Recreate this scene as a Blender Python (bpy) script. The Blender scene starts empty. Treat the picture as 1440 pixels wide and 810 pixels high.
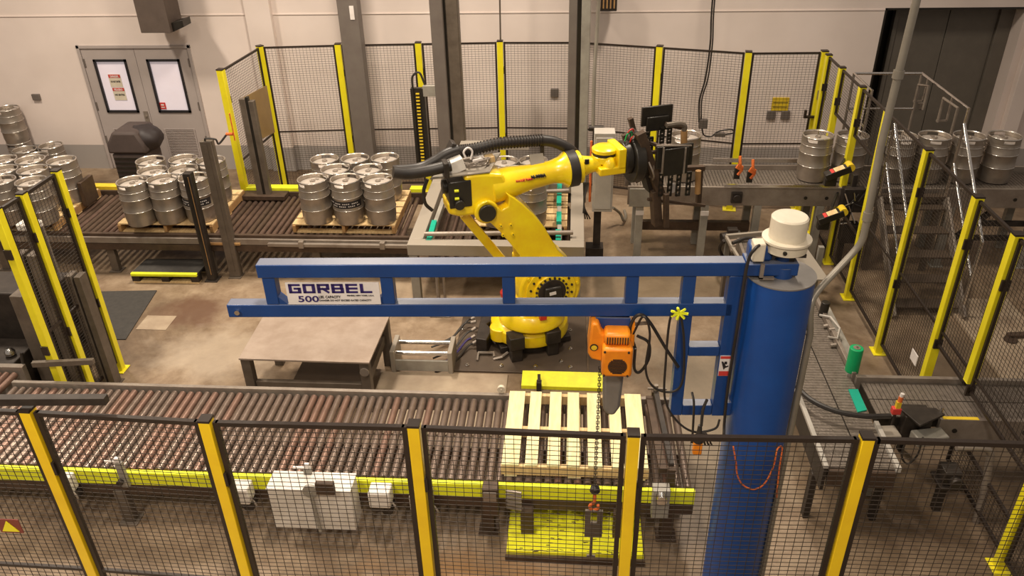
import bpy, bmesh, math, random
from mathutils import Matrix, Vector
S = bpy.context.scene
C = S.collection
PI = math.pi
R = math.radians
random.seed(7)

# ---------------------------------------------------------------- camera
cam_d = bpy.data.cameras.new('camera'); cam = bpy.data.objects.new('camera', cam_d); C.objects.link(cam)
cam_d.sensor_width = 36.0; cam_d.lens = 1129.8 / 1440 * 36.0; cam_d.clip_end = 200
cam.matrix_world = Matrix(((0.997317, -0.016857, 0.071237, 0), (0.069974, 0.505412, -0.860036, 0), (-0.021506, 0.862713, 0.505236, 5.0), (0, 0, 0, 1)))
S.camera = cam
# ---------------------------------------------------------------- world, lamps, exposure
S.view_settings.view_transform = 'Standard'; S.view_settings.look = 'None'
S.view_settings.gamma = 1; S.view_settings.use_curve_mapping = False
S.view_settings.exposure = 0.08
w = bpy.data.worlds.new('world'); S.world = w; w.use_nodes = True
bg = w.node_tree.nodes['Background']; bg.inputs[0].default_value = (1.0, 0.86, 0.74, 1); bg.inputs[1].default_value = 0.27
def lamp(x, y, z, sx, sy, power, col=(1.0, 0.86, 0.70)):
    d = bpy.data.lights.new('high_bay_lamp', 'AREA'); d.shape = 'RECTANGLE'; d.size = sx; d.size_y = sy
    d.energy = power; d.color = col; d.spread = R(145)
    o = bpy.data.objects.new('high_bay_lamp', d); o.location = (x, y, z); C.objects.link(o)
for lx, ly, lp in ((-7.6, 9.0, 230), (-2.6, 9.0, 240), (1.6, 9.0, 165), (-5.4, 4.6, 105), (-0.9, 4.4, 120), (-4.0, 0.4, 210), (0.4, -0.2, 190)):
    lamp(lx, ly, 6.6, 0.5, 0.9, lp)

# ---------------------------------------------------------------- materials
MATS = {}
def dusty_sheen(name, col):                      # grey sheen of overhead light, and dust, painted into the upward faces
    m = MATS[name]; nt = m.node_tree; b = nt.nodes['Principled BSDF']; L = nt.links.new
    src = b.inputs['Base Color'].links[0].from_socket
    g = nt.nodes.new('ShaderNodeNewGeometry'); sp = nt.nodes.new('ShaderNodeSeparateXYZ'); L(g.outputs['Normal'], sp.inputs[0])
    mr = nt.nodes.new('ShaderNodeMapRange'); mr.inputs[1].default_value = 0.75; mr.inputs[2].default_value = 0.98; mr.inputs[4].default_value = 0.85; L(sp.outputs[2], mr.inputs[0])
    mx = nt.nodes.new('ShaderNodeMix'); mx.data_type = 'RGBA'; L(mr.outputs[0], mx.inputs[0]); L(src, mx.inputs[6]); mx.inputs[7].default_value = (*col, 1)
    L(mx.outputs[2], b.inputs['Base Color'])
def mat(name, col, rough=0.5, metal=0.0, col2=None, scale=6.0, amount=0.5, bump=0.0, bscale=60.0, detail=4, stretch=None, emit=0.0, coat=0.0):
    if name in MATS: return MATS[name]
    m = bpy.data.materials.new(name); m.use_nodes = True; nt = m.node_tree; b = nt.nodes['Principled BSDF']
    b.inputs['Base Color'].default_value = (*col, 1); b.inputs['Roughness'].default_value = rough; b.inputs['Metallic'].default_value = metal
    if coat: b.inputs['Coat Weight'].default_value = coat; b.inputs['Coat Roughness'].default_value = 0.15
    tc = nt.nodes.new('ShaderNodeTexCoord'); mp = nt.nodes.new('ShaderNodeMapping')
    nt.links.new(tc.outputs['Object'], mp.inputs[0])
    if stretch: mp.inputs['Scale'].default_value = stretch
    if col2 is None: col2 = tuple(c * 0.8 for c in col); amount = 0.35
    n = nt.nodes.new('ShaderNodeTexNoise'); n.inputs['Scale'].default_value = scale; n.inputs['Detail'].default_value = detail
    n.inputs['Roughness'].default_value = 0.65
    nt.links.new(mp.outputs[0], n.inputs['Vector'])
    r = nt.nodes.new('ShaderNodeValToRGB'); r.color_ramp.elements[0].position = 0.5 - amount * 0.5; r.color_ramp.elements[1].position = 0.5 + 0.35
    r.color_ramp.elements[0].color = (*col2, 1); r.color_ramp.elements[1].color = (*col, 1)
    r.color_ramp.elements[1].position = min(0.95, 0.42 + 0.3 * (1 - amount) + 0.1)
    nt.links.new(n.outputs['Fac'], r.inputs[0]); nt.links.new(r.outputs[0], b.inputs['Base Color'])
    if bump:
        n2 = nt.nodes.new('ShaderNodeTexNoise'); n2.inputs['Scale'].default_value = bscale; nt.links.new(mp.outputs[0], n2.inputs['Vector'])
        bp = nt.nodes.new('ShaderNodeBump'); bp.inputs['Strength'].default_value = bump; bp.inputs['Distance'].default_value = 0.01
        nt.links.new(n2.outputs['Fac'], bp.inputs['Height']); nt.links.new(bp.outputs[0], b.inputs['Normal'])
    if emit:
        nt.links.new(r.outputs[0], b.inputs['Emission Color']); b.inputs['Emission Strength'].default_value = emit
    MATS[name] = m
    return m
mat('steel', (0.37, 0.32, 0.27), 0.38, 0.65, (0.26, 0.22, 0.18), 5, 0.6, 0.06, 30)
mat('keg_lid', (0.72, 0.66, 0.59), 0.42, 0.6, (0.56, 0.50, 0.44), 8, 0.5, 0.08, 40)
mat('keg_rim', (0.80, 0.76, 0.70), 0.25, 0.9, (0.50, 0.46, 0.42), 20, 0.5)
mat('chrome', (0.85, 0.82, 0.78), 0.16, 1.0)
mat('roller_steel', (0.25, 0.19, 0.155), 0.27, 0.6, (0.16, 0.115, 0.09), 7, 0.5, 0.06, 30)
mat('roller_dark', (0.21, 0.14, 0.11), 0.35, 0.65, (0.12, 0.08, 0.06), 7, 0.5)
mat('roller_red', (0.27, 0.165, 0.125), 0.30, 0.55, (0.17, 0.105, 0.08), 7, 0.5)
mat('rusty', (0.10, 0.065, 0.043), 0.55, 0.4, (0.05, 0.032, 0.022), 9, 0.6)
mat('rail_grey', (0.31, 0.265, 0.22), 0.42, 0.4, (0.20, 0.16, 0.13), 6, 0.5)
mat('frame_grey', (0.36, 0.34, 0.29), 0.5, 0.2, (0.24, 0.22, 0.19), 5, 0.5)
mat('frame_beige', (0.32, 0.28, 0.225), 0.5, 0.1, (0.32, 0.28, 0.23), 5, 0.5)
mat('column_grey', (0.17, 0.145, 0.125), 0.5, 0.1, (0.14, 0.115, 0.10), 5, 0.5)
mat('post_grey', (0.15, 0.12, 0.092), 0.5, 0.25, (0.09, 0.07, 0.052), 6, 0.5)
mat('fence_yellow', (0.86, 0.76, 0.018), 0.38, 0, (0.76, 0.64, 0.012), 4, 0.4, coat=0.2)
mat('fence_gold', (0.88, 0.60, 0.008), 0.38, 0, (0.78, 0.50, 0.008), 4, 0.4, coat=0.2)
mat('rail_yellow', (0.86, 0.92, 0.02), 0.5, 0, (0.70, 0.70, 0.02), 8, 0.5)
mat('rail_gold', (0.80, 0.58, 0.02), 0.55, 0, (0.55, 0.36, 0.02), 8, 0.5)
mat('worn_yellow', (0.90, 0.90, 0.015), 0.5, 0, (0.78, 0.74, 0.02), 10, 0.3)
mat('fence_black', (0.022, 0.014, 0.010), 0.45, 0.1, (0.03, 0.02, 0.014), 8, 0.5)
mat('wire', (0.03, 0.02, 0.013), 0.6, 0.0)
mat('rubber', (0.016, 0.013, 0.011), 0.45, 0, (0.03, 0.024, 0.02), 10, 0.5)
mat('black_plate', (0.018, 0.015, 0.012), 0.35, 0.2, (0.03, 0.026, 0.02), 8, 0.4)
mat('grimy_black', (0.045, 0.035, 0.028), 0.5, 0.3, (0.02, 0.015, 0.012), 10, 0.5)
mat('robot_yellow', (0.93, 0.73, 0.008), 0.30, 0, (0.80, 0.50, 0.006), 3, 0.4, coat=0.35)
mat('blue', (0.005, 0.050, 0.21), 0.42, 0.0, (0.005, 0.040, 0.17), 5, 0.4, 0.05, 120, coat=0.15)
dusty_sheen('blue', (0.16, 0.17, 0.21))
mat('blue_mast', (0.004, 0.065, 0.29), 0.42, 0.0, (0.004, 0.052, 0.24), 5, 0.4, 0.05, 120, coat=0.15)
mat('orange', (0.90, 0.30, 0.01), 0.42, 0, (0.72, 0.20, 0.01), 8, 0.4)
mat('orange_rag', (0.85, 0.22, 0.04), 0.8, 0, (0.5, 0.08, 0.02), 20, 0.4)
mat('red', (0.60, 0.03, 0.02), 0.4)
mat('sign_red', (0.22, 0.045, 0.03), 0.5)
mat('white_paint', (0.78, 0.74, 0.68), 0.45, 0, (0.62, 0.57, 0.50), 7, 0.4)
mat('cream', (0.70, 0.63, 0.50), 0.45, 0, (0.60, 0.53, 0.41), 8, 0.4)
mat('label_white', (0.82, 0.76, 0.72), 0.5)
mat('ink_blue', (0.03, 0.015, 0.13), 0.5)
mat('ink_black', (0.02, 0.018, 0.02), 0.5)
mat('ink_red', (0.65, 0.05, 0.04), 0.5)
mat('green', (0.0, 0.36, 0.12), 0.4)
mat('teal', (0.0, 0.38, 0.25), 0.45)
mat('wood', (0.72, 0.53, 0.27), 0.7, 0, (0.50, 0.32, 0.14), 6, 0.5, 0.1, 40, stretch=(8, 1, 1))
mat('pale_wood', (0.84, 0.76, 0.44), 0.65, 0, (0.70, 0.59, 0.29), 5, 0.45, 0.1, 40, stretch=(7, 1, 1))
mat('end_wood', (0.42, 0.24, 0.09), 0.7, 0, (0.30, 0.16, 0.06), 8, 0.5)
mat('table_steel', (0.38, 0.30, 0.24), 0.45, 0.2, (0.27, 0.20, 0.15), 4, 0.5)
mat('mat_black', (0.045, 0.04, 0.034), 0.8, 0, (0.03, 0.027, 0.024), 20, 0.5)
mat('plate_brown', (0.10, 0.072, 0.05), 0.5, 0.25, (0.07, 0.05, 0.035), 5, 0.6)
mat('door_grey', (0.43, 0.375, 0.35), 0.5, 0, (0.40, 0.345, 0.32), 4, 0.4)
mat('door_dark', (0.15, 0.13, 0.105), 0.55, 0, (0.12, 0.105, 0.085), 4, 0.4)
mat('pane', (0.74, 0.68, 0.74), 0.15, 0, (0.70, 0.62, 0.66), 1.5, 0.4, emit=0.28)
mat('duct_brown', (0.115, 0.085, 0.068), 0.6, 0.1)
mat('bin_brown', (0.085, 0.062, 0.055), 0.7, 0)
mat('bag_black', (0.035, 0.026, 0.026), 0.55)
mat('cabinet_grey', (0.46, 0.43, 0.38), 0.45, 0, (0.38, 0.35, 0.31), 5, 0.4)
mat('plexi_amber', (0.34, 0.22, 0.08), 0.3, 0, (0.27, 0.17, 0.06), 4, 0.4)
mat('belt_metal', (0.25, 0.21, 0.175), 0.42, 0.5, (0.15, 0.125, 0.10), 22, 0.5, 0.4, 50)
mat('concrete_pad', (0.38, 0.30, 0.21), 0.6, 0, (0.25, 0.18, 0.12), 3, 0.5, 0.1, 30)
mat('conduit', (0.30, 0.27, 0.22), 0.4, 0.35)
mat('dish_grey', (0.26, 0.24, 0.22), 0.45, 0.3)

def floor_material():
    m = bpy.data.materials.new('concrete_floor'); m.use_nodes = True; nt = m.node_tree; b = nt.nodes['Principled BSDF']
    L = nt.links.new
    tc = nt.nodes.new('ShaderNodeTexCoord')
    def noise(sc, det, ro=0.6, d=0.0):
        n = nt.nodes.new('ShaderNodeTexNoise'); n.inputs['Scale'].default_value = sc; n.inputs['Detail'].default_value = det
        n.inputs['Roughness'].default_value = ro; n.inputs['Distortion'].default_value = d
        L(tc.outputs['Object'], n.inputs['Vector']); return n
    def ramp(n, stops):
        r = nt.nodes.new('ShaderNodeValToRGB'); e = r.color_ramp.elements
        e[0].position, e[0].color = stops[0][0], (*stops[0][1], 1); e[1].position, e[1].color = stops[-1][0], (*stops[-1][1], 1)
        for p, c in stops[1:-1]:
            k = e.new(p); k.color = (*c, 1)
        L(n.outputs[0], r.inputs[0]); return r
    a = ramp(noise(0.75, 6, 0.65, 0.6), [(0.32, (0.12, 0.08, 0.047)), (0.5, (0.235, 0.168, 0.105)), (0.68, (0.35, 0.265, 0.18))])
    bnz = ramp(noise(5, 8, 0.75, 0.3), [(0.35, (0.62, 0.55, 0.5)), (0.6, (1, 1, 1))])
    mx = nt.nodes.new('ShaderNodeMix'); mx.data_type = 'RGBA'; mx.blend_type = 'MULTIPLY'; mx.inputs[0].default_value = 0.8
    L(a.outputs[0], mx.inputs[6]); L(bnz.outputs[0], mx.inputs[7])
    # rust stains, darker and paler patches, and lit floor painted at near left: (x, y, radius x, radius y, strength, colour)
    last = mx.outputs[2]
    geo = nt.nodes.new('ShaderNodeNewGeometry')
    wob = noise(3.0, 4)
    for (x, y, rx, ry, st, col) in FLOOR_STAINS_LIGHT:
        sb = nt.nodes.new('ShaderNodeVectorMath'); sb.operation = 'SUBTRACT'; sb.inputs[1].default_value = (x, y, 0); L(geo.outputs['Position'], sb.inputs[0])
        sc = nt.nodes.new('ShaderNodeVectorMath'); sc.operation = 'MULTIPLY'; sc.inputs[1].default_value = (1 / rx, 1 / ry, 0); L(sb.outputs[0], sc.inputs[0])
        ln = nt.nodes.new('ShaderNodeVectorMath'); ln.operation = 'LENGTH'; L(sc.outputs[0], ln.inputs[0])
        ad = nt.nodes.new('ShaderNodeMath'); ad.operation = 'ADD'; L(ln.outputs['Value'], ad.inputs[0])
        wm = nt.nodes.new('ShaderNodeMath'); wm.operation = 'MULTIPLY_ADD'; L(wob.outputs[0], wm.inputs[0]); wm.inputs[1].default_value = 1.4; wm.inputs[2].default_value = -0.7
        L(wm.outputs[0], ad.inputs[1])
        mr = nt.nodes.new('ShaderNodeMapRange'); mr.inputs[1].default_value = 1.0; mr.inputs[2].default_value = 0.45; mr.inputs[3].default_value = 0; mr.inputs[4].default_value = st
        L(ad.outputs[0], mr.inputs[0])
        m2 = nt.nodes.new('ShaderNodeMix'); m2.data_type = 'RGBA'; L(mr.outputs[0], m2.inputs[0]); L(last, m2.inputs[6]); m2.inputs[7].default_value = (*col, 1)
        last = m2.outputs[2]
    L(last, b.inputs['Base Color'])
    rr = ramp(noise(1.6, 4), [(0.3, (0.42,) * 3), (0.7, (0.62,) * 3)]); L(rr.outputs[0], b.inputs['Roughness'])
    bp = nt.nodes.new('ShaderNodeBump'); bp.inputs['Strength'].default_value = 0.12; bp.inputs['Distance'].default_value = 0.01
    L(noise(25, 6).outputs[0], bp.inputs['Height']); L(bp.outputs[0], b.inputs['Normal'])
    MATS['concrete_floor'] = m
FLOOR_STAINS_LIGHT = [(-4.45, 7.85, .55, .45, .9, (0.11, 0.055, 0.03)), (-0.6, 3.9, 1.3, .55, .75, (0.26, 0.13, 0.04)),
                (0.9, 8.6, 1.3, 1.0, .6, (0.15, 0.115, 0.07)), (2.6, 2.9, 2.2, 1.3, .7, (0.11, 0.088, 0.066)), (-3.6, 2.9, 2.2, .85, .8, (0.44, 0.37, 0.30)),  # last entry here: pale lit floor, painted into the colour
                (4.1, 6.4, 1.0, 1.8, .6, (0.13, 0.095, 0.06)), (-3.8, 7.0, .9, .6, .55, (0.40, 0.33, 0.25)), (1.4, 6.2, .8, 1.6, .55, (0.26, 0.22, 0.16)), (-2.6, 8.4, 1.0, .4, .5, (0.36, 0.28, 0.19))]
floor_material()

# ---------------------------------------------------------------- mesh helpers
class MB:
    def __init__(s): s.v = []; s.f = []
    def add(s, vs, fs):
        n = len(s.v); s.v += [tuple(v) for v in vs]; s.f += [tuple(i + n for i in f) for f in fs]; return s
    def box(s, x0, y0, z0, x1, y1, z1):
        return s.add([(x0, y0, z0), (x1, y0, z0), (x1, y1, z0), (x0, y1, z0), (x0, y0, z1), (x1, y0, z1), (x1, y1, z1), (x0, y1, z1)],
                     [(0, 3, 2, 1), (4, 5, 6, 7), (0, 1, 5, 4), (1, 2, 6, 5), (2, 3, 7, 6), (3, 0, 4, 7)])
    def cbox(s, c, d, rz=0.0, rx=0.0, ry=0.0):
        M = Matrix.Rotation(rz, 3, 'Z') @ Matrix.Rotation(rx, 3, 'X') @ Matrix.Rotation(ry, 3, 'Y'); c = Vector(c)
        t = MB().box(-d[0] / 2, -d[1] / 2, -d[2] / 2, d[0] / 2, d[1] / 2, d[2] / 2)
        return s.add([c + M @ Vector(v) for v in t.v], t.f)
    def bar(s, p, q, w, h=None, up=(0, 0, 1)):
        h = h or w; p = Vector(p); q = Vector(q); d = (q - p).normalized(); up = Vector(up)
        if abs(d.dot(up)) > 0.99: up = Vector((0, 1, 0)) if abs(d.y) < 0.9 else Vector((1, 0, 0))
        a = d.cross(up).normalized() * w / 2; b = a.cross(d).normalized() * h / 2
        return s.add([p - a - b, p + a - b, p + a + b, p - a + b, q - a - b, q + a - b, q + a + b, q - a + b],
                     [(0, 1, 2, 3), (7, 6, 5, 4), (0, 4, 5, 1), (1, 5, 6, 2), (2, 6, 7, 3), (3, 7, 4, 0)])
    def tube(s, pts, r, n=8, caps=True, rad=None):
        pts = [Vector(p) for p in pts]; rings = []
        prev = None
        for i, p in enumerate(pts):
            d = (pts[min(i + 1, len(pts) - 1)] - pts[max(i - 1, 0)]).normalized()
            if prev is None: a = d.orthogonal().normalized()
            else:
                a = prev - d * prev.dot(d)
                a = a.normalized() if a.length > 1e-6 else d.orthogonal().normalized()
            prev = a; b = d.cross(a); rr = rad[i] if rad else r
            rings.append([p + (a * math.cos(2 * PI * k / n) + b * math.sin(2 * PI * k / n)) * rr for k in range(n)])
        vs = [v for g in rings for v in g]; fs = []
        for i in range(len(pts) - 1):
            for k in range(n):
                fs.append((i * n + k, i * n + (k + 1) % n, (i + 1) * n + (k + 1) % n, (i + 1) * n + k))
        if caps: fs += [tuple(reversed(range(n))), tuple(range((len(pts) - 1) * n, len(pts) * n))]
        return s.add(vs, fs)
    def cyl(s, p, q, r, n=16, r2=None):
        return s.tube([p, q], r, n, True, [r, r if r2 is None else r2])
    def lathe(s, prof, n=24, o=(0, 0, 0), axis='Z'):
        vs = []; fs = []
        for r, z in prof:
            for k in range(n):
                a = 2 * PI * k / n; x, y = r * math.cos(a), r * math.sin(a)
                if axis == 'Z': vs.append((o[0] + x, o[1] + y, o[2] + z))
                elif axis == 'Y': vs.append((o[0] + x, o[1] + z, o[2] - y))
                else: vs.append((o[0] + z, o[1] + x, o[2] + y))
        for i in range(len(prof) - 1):
            for k in range(n): fs.append((i * n + k, i * n + (k + 1) % n, (i + 1) * n + (k + 1) % n, (i + 1) * n + k))
        if prof[0][0] > 0.001: fs.append(tuple(reversed(range(n))))
        if prof[-1][0] > 0.001: fs.append(tuple(range((len(prof) - 1) * n, len(prof) * n)))
        return s.add(vs, fs)
    def prism(s, poly, y0, y1):            # outline in local x z, thickness along y
        n = len(poly); area = sum(poly[i][0] * poly[(i + 1) % n][1] - poly[(i + 1) % n][0] * poly[i][1] for i in range(n))
        if area < 0: poly = list(reversed(poly))
        return s.add([(x, y0, z) for x, z in poly] + [(x, y1, z) for x, z in poly],
                     [tuple(range(n)), tuple(reversed(range(n, 2 * n)))] + [(i, i + n, (i + 1) % n + n, (i + 1) % n) for i in range(n)])
    def prismz(s, poly, z0, z1):
        n = len(poly); area = sum(poly[i][0] * poly[(i + 1) % n][1] - poly[(i + 1) % n][0] * poly[i][1] for i in range(n))
        if area < 0: poly = list(reversed(poly))
        return s.add([(x, y, z0) for x, y in poly] + [(x, y, z1) for x, y in poly],
                     [tuple(reversed(range(n))), tuple(range(n, 2 * n))] + [(i, (i + 1) % n, (i + 1) % n + n, i + n) for i in range(n)])
    def mesh(s, name, m, smooth=True):
        me = bpy.data.meshes.new(name); me.from_pydata(s.v, [], s.f); me.materials.append(MATS[m])
        if smooth:
            me.polygons.foreach_set('use_smooth', [True] * len(me.polygons)); me.update(); me.set_sharp_from_angle(angle=R(38))
        me.update(); return me
    def build(s, name, m, parent=None, local=False, bevel=0.0, smooth=True, seg=2):
        me = s.mesh(name, m, smooth); o = bpy.data.objects.new(name, me); C.objects.link(o)
        if parent is not None:
            o.parent = parent
            if not local:
                mm = parent.matrix_basis.copy()
                if parent.parent: mm = parent.parent.matrix_basis @ mm
                me.transform(mm.inverted())
        if bevel:
            b = o.modifiers.new('bevel', 'BEVEL'); b.width = bevel; b.segments = seg; b.limit_method = 'ANGLE'; b.angle_limit = R(40)
        return o
def tag(o, label=None, cat=None, group=None, kind=None):
    if label: o['label'] = label
    if cat: o['category'] = cat
    if group: o['group'] = group
    if kind: o['kind'] = kind
    return o
def thing(name, label, cat, loc=(0, 0, 0), rz=0, group=None):
    o = bpy.data.objects.new(name, None); o.empty_display_size = 0.1; C.objects.link(o)
    o.matrix_basis = Matrix.Translation(loc) @ Matrix.Rotation(rz, 4, 'Z')
    return tag(o, label, cat, group)
def struct(name, mb, m, parent=None, **k):
    o = mb.build(name, m, parent, **k)
    if parent is None: o['kind'] = 'structure'
    return o
KIDS = {}
def copy_tree(o, parent=None):
    c = o.copy(); C.objects.link(c)
    if parent: c.parent = parent
    if o.name not in KIDS: KIDS[o.name] = list(o.children)
    for ch in KIDS[o.name]: copy_tree(ch, c)
    return c
def place(o, loc, rz=0):
    o.matrix_basis = Matrix.Translation(loc) @ Matrix.Rotation(rz, 4, 'Z')
def share(name, me, parent, loc, rot=None):
    o = bpy.data.objects.new(name, me); C.objects.link(o); o.parent = parent
    l = parent.matrix_basis.inverted() @ Vector(loc) ; o.location = l
    if rot: o.rotation_euler = rot
    return o
def text(name, body, size, m, parent, M, width=None, bold=0.0, depth=0.0008):
    cu = bpy.data.curves.new(name, 'FONT'); cu.body = body; cu.size = size; cu.extrude = depth; cu.offset = bold; cu.resolution_u = 3
    o = bpy.data.objects.new(name, cu); C.objects.link(o)
    bpy.context.view_layer.update()
    me = bpy.data.meshes.new_from_object(o.evaluated_get(bpy.context.evaluated_depsgraph_get()))
    bpy.data.objects.remove(o)
    if width:
        xs = [v.co.x for v in me.vertices]; k = width / max(1e-6, max(xs) - min(xs)); me.transform(Matrix.Diagonal((k, 1, 1, 1)))
    mm = parent.matrix_basis.copy()
    if parent.parent: mm = parent.parent.matrix_basis @ mm
    me.transform(mm.inverted() @ M); me.materials.clear(); me.materials.append(MATS[m])
    t = bpy.data.objects.new(name, me); C.objects.link(t); t.parent = parent
    return t
def face_y(x, y, z, rz=0):                  # writing that stands upright and looks toward -Y
    return Matrix.Translation((x, y, z)) @ Matrix.Rotation(rz, 4, 'Z') @ Matrix.Rotation(PI / 2, 4, 'X')
def curve(pts, n=8):                        # Catmull-Rom through the points
    P = [Vector(p) for p in pts]; P = [P[0] * 2 - P[1]] + P + [P[-1] * 2 - P[-2]]; out = []
    for i in range(1, len(P) - 2):
        for k in range(n):
            t = k / n; a, b, c, d = P[i - 1], P[i], P[i + 1], P[i + 2]
            out.append(0.5 * ((2 * b) + (c - a) * t + (2 * a - 5 * b + 4 * c - d) * t * t + (3 * b - a - 3 * c + d) * t ** 3))
    return out + [P[-2]]

# ================================================================ the setting
WY = 12.3
struct('floor', MB().box(-15, -3, -0.1, 12, WY + 1.2, 0), 'concrete_floor', smooth=False)
def wall_material():
    m = bpy.data.materials.new('painted_block_wall'); m.use_nodes = True; nt = m.node_tree; b = nt.nodes['Principled BSDF']; L = nt.links.new
    geo = nt.nodes.new('ShaderNodeNewGeometry'); sp = nt.nodes.new('ShaderNodeSeparateXYZ'); L(geo.outputs['Position'], sp.inputs[0])
    gt = nt.nodes.new('ShaderNodeMath'); gt.operation = 'GREATER_THAN'; gt.inputs[1].default_value = 0.42; L(sp.outputs[2], gt.inputs[0])
    n = nt.nodes.new('ShaderNodeTexNoise'); n.inputs['Scale'].default_value = 1.3; n.inputs['Detail'].default_value = 5; L(geo.outputs['Position'], n.inputs['Vector'])
    r = nt.nodes.new('ShaderNodeValToRGB'); r.color_ramp.elements[0].position = 0.3; r.color_ramp.elements[0].color = (0.72, 0.62, 0.56, 1)
    r.color_ramp.elements[1].position = 0.65; r.color_ramp.elements[1].color = (0.80, 0.695, 0.635, 1); L(n.outputs[0], r.inputs[0])
    mx = nt.nodes.new('ShaderNodeMix'); mx.data_type = 'RGBA'; L(gt.outputs[0], mx.inputs[0]); mx.inputs[6].default_value = (0.36, 0.325, 0.30, 1); L(r.outputs[0], mx.inputs[7])
    L(mx.outputs[2], b.inputs['Base Color']); b.inputs['Roughness'].default_value = 0.6
    bp = nt.nodes.new('ShaderNodeBump'); bp.inputs['Strength'].default_value = 0.1; n2 = nt.nodes.new('ShaderNodeTexNoise'); n2.inputs['Scale'].default_value = 14
    L(n2.outputs[0], bp.inputs['Height']); L(bp.outputs[0], b.inputs['Normal'])
    MATS['wall'] = m
wall_material()
DX0, DX1, DZ = -7.80, -5.95, 2.06          # double door opening
RX0, RX1, RZ = 4.45, 6.40, 2.53            # recessed doorway on the right
W = MB()
W.box(-15, WY, 0, DX0, WY + 0.5, 6.9); W.box(DX0, WY, DZ, DX1, WY + 0.5, 6.9); W.box(DX1, WY, 0, RX0, WY + 0.5, 6.9)
W.box(RX0, WY, RZ, RX1, WY + 0.5, 6.9); W.box(RX1, WY, 0, 12, WY + 0.5, 6.9)
wall = struct('wall_back', W, 'wall', smooth=False)
# block courses: fine joints proud of the face where a painted ledge line shows
struct('trim_1', MB().box(-15, WY - 0.012, 2.50, RX0, WY, 2.515), 'wall', smooth=False)
struct('trim_2', MB().box(-4.95, WY - 0.09, 0, -4.55, WY, 6.9), 'wall', bevel=0.01)      # pilaster
struct('trim_3', MB().box(6.50, WY - 0.12, 0, 6.72, WY, RZ + 0.2), 'wall', bevel=0.01)
struct('wall_recess', MB().box(RX0 - 0.02, WY + 0.5, 0, RX1 + 0.02, WY + 0.62, RZ + 0.1), 'black_plate', smooth=False)
struct('trim_4', MB().box(RX0, WY + 0.002, 0, RX0 + 0.03, WY + 0.5, RZ).box(RX0, WY + 0.002, RZ - 0.03, RX1, WY + 0.5, RZ), 'black_plate', smooth=False)
# floor pads
for i, (x0, y0, x1, y1, z) in enumerate(((-1.95, 5.75, -0.62, 6.72, 0.012), (-4.98, 7.42, -4.62, 7.72, 0.006), (4.35, 6.3, 5.1, 8.4, 0.03))):
    struct('floor_pad', MB().box(x0, y0, 0, x1, y1, z), 'concrete_pad', bevel=0.004)

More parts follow.
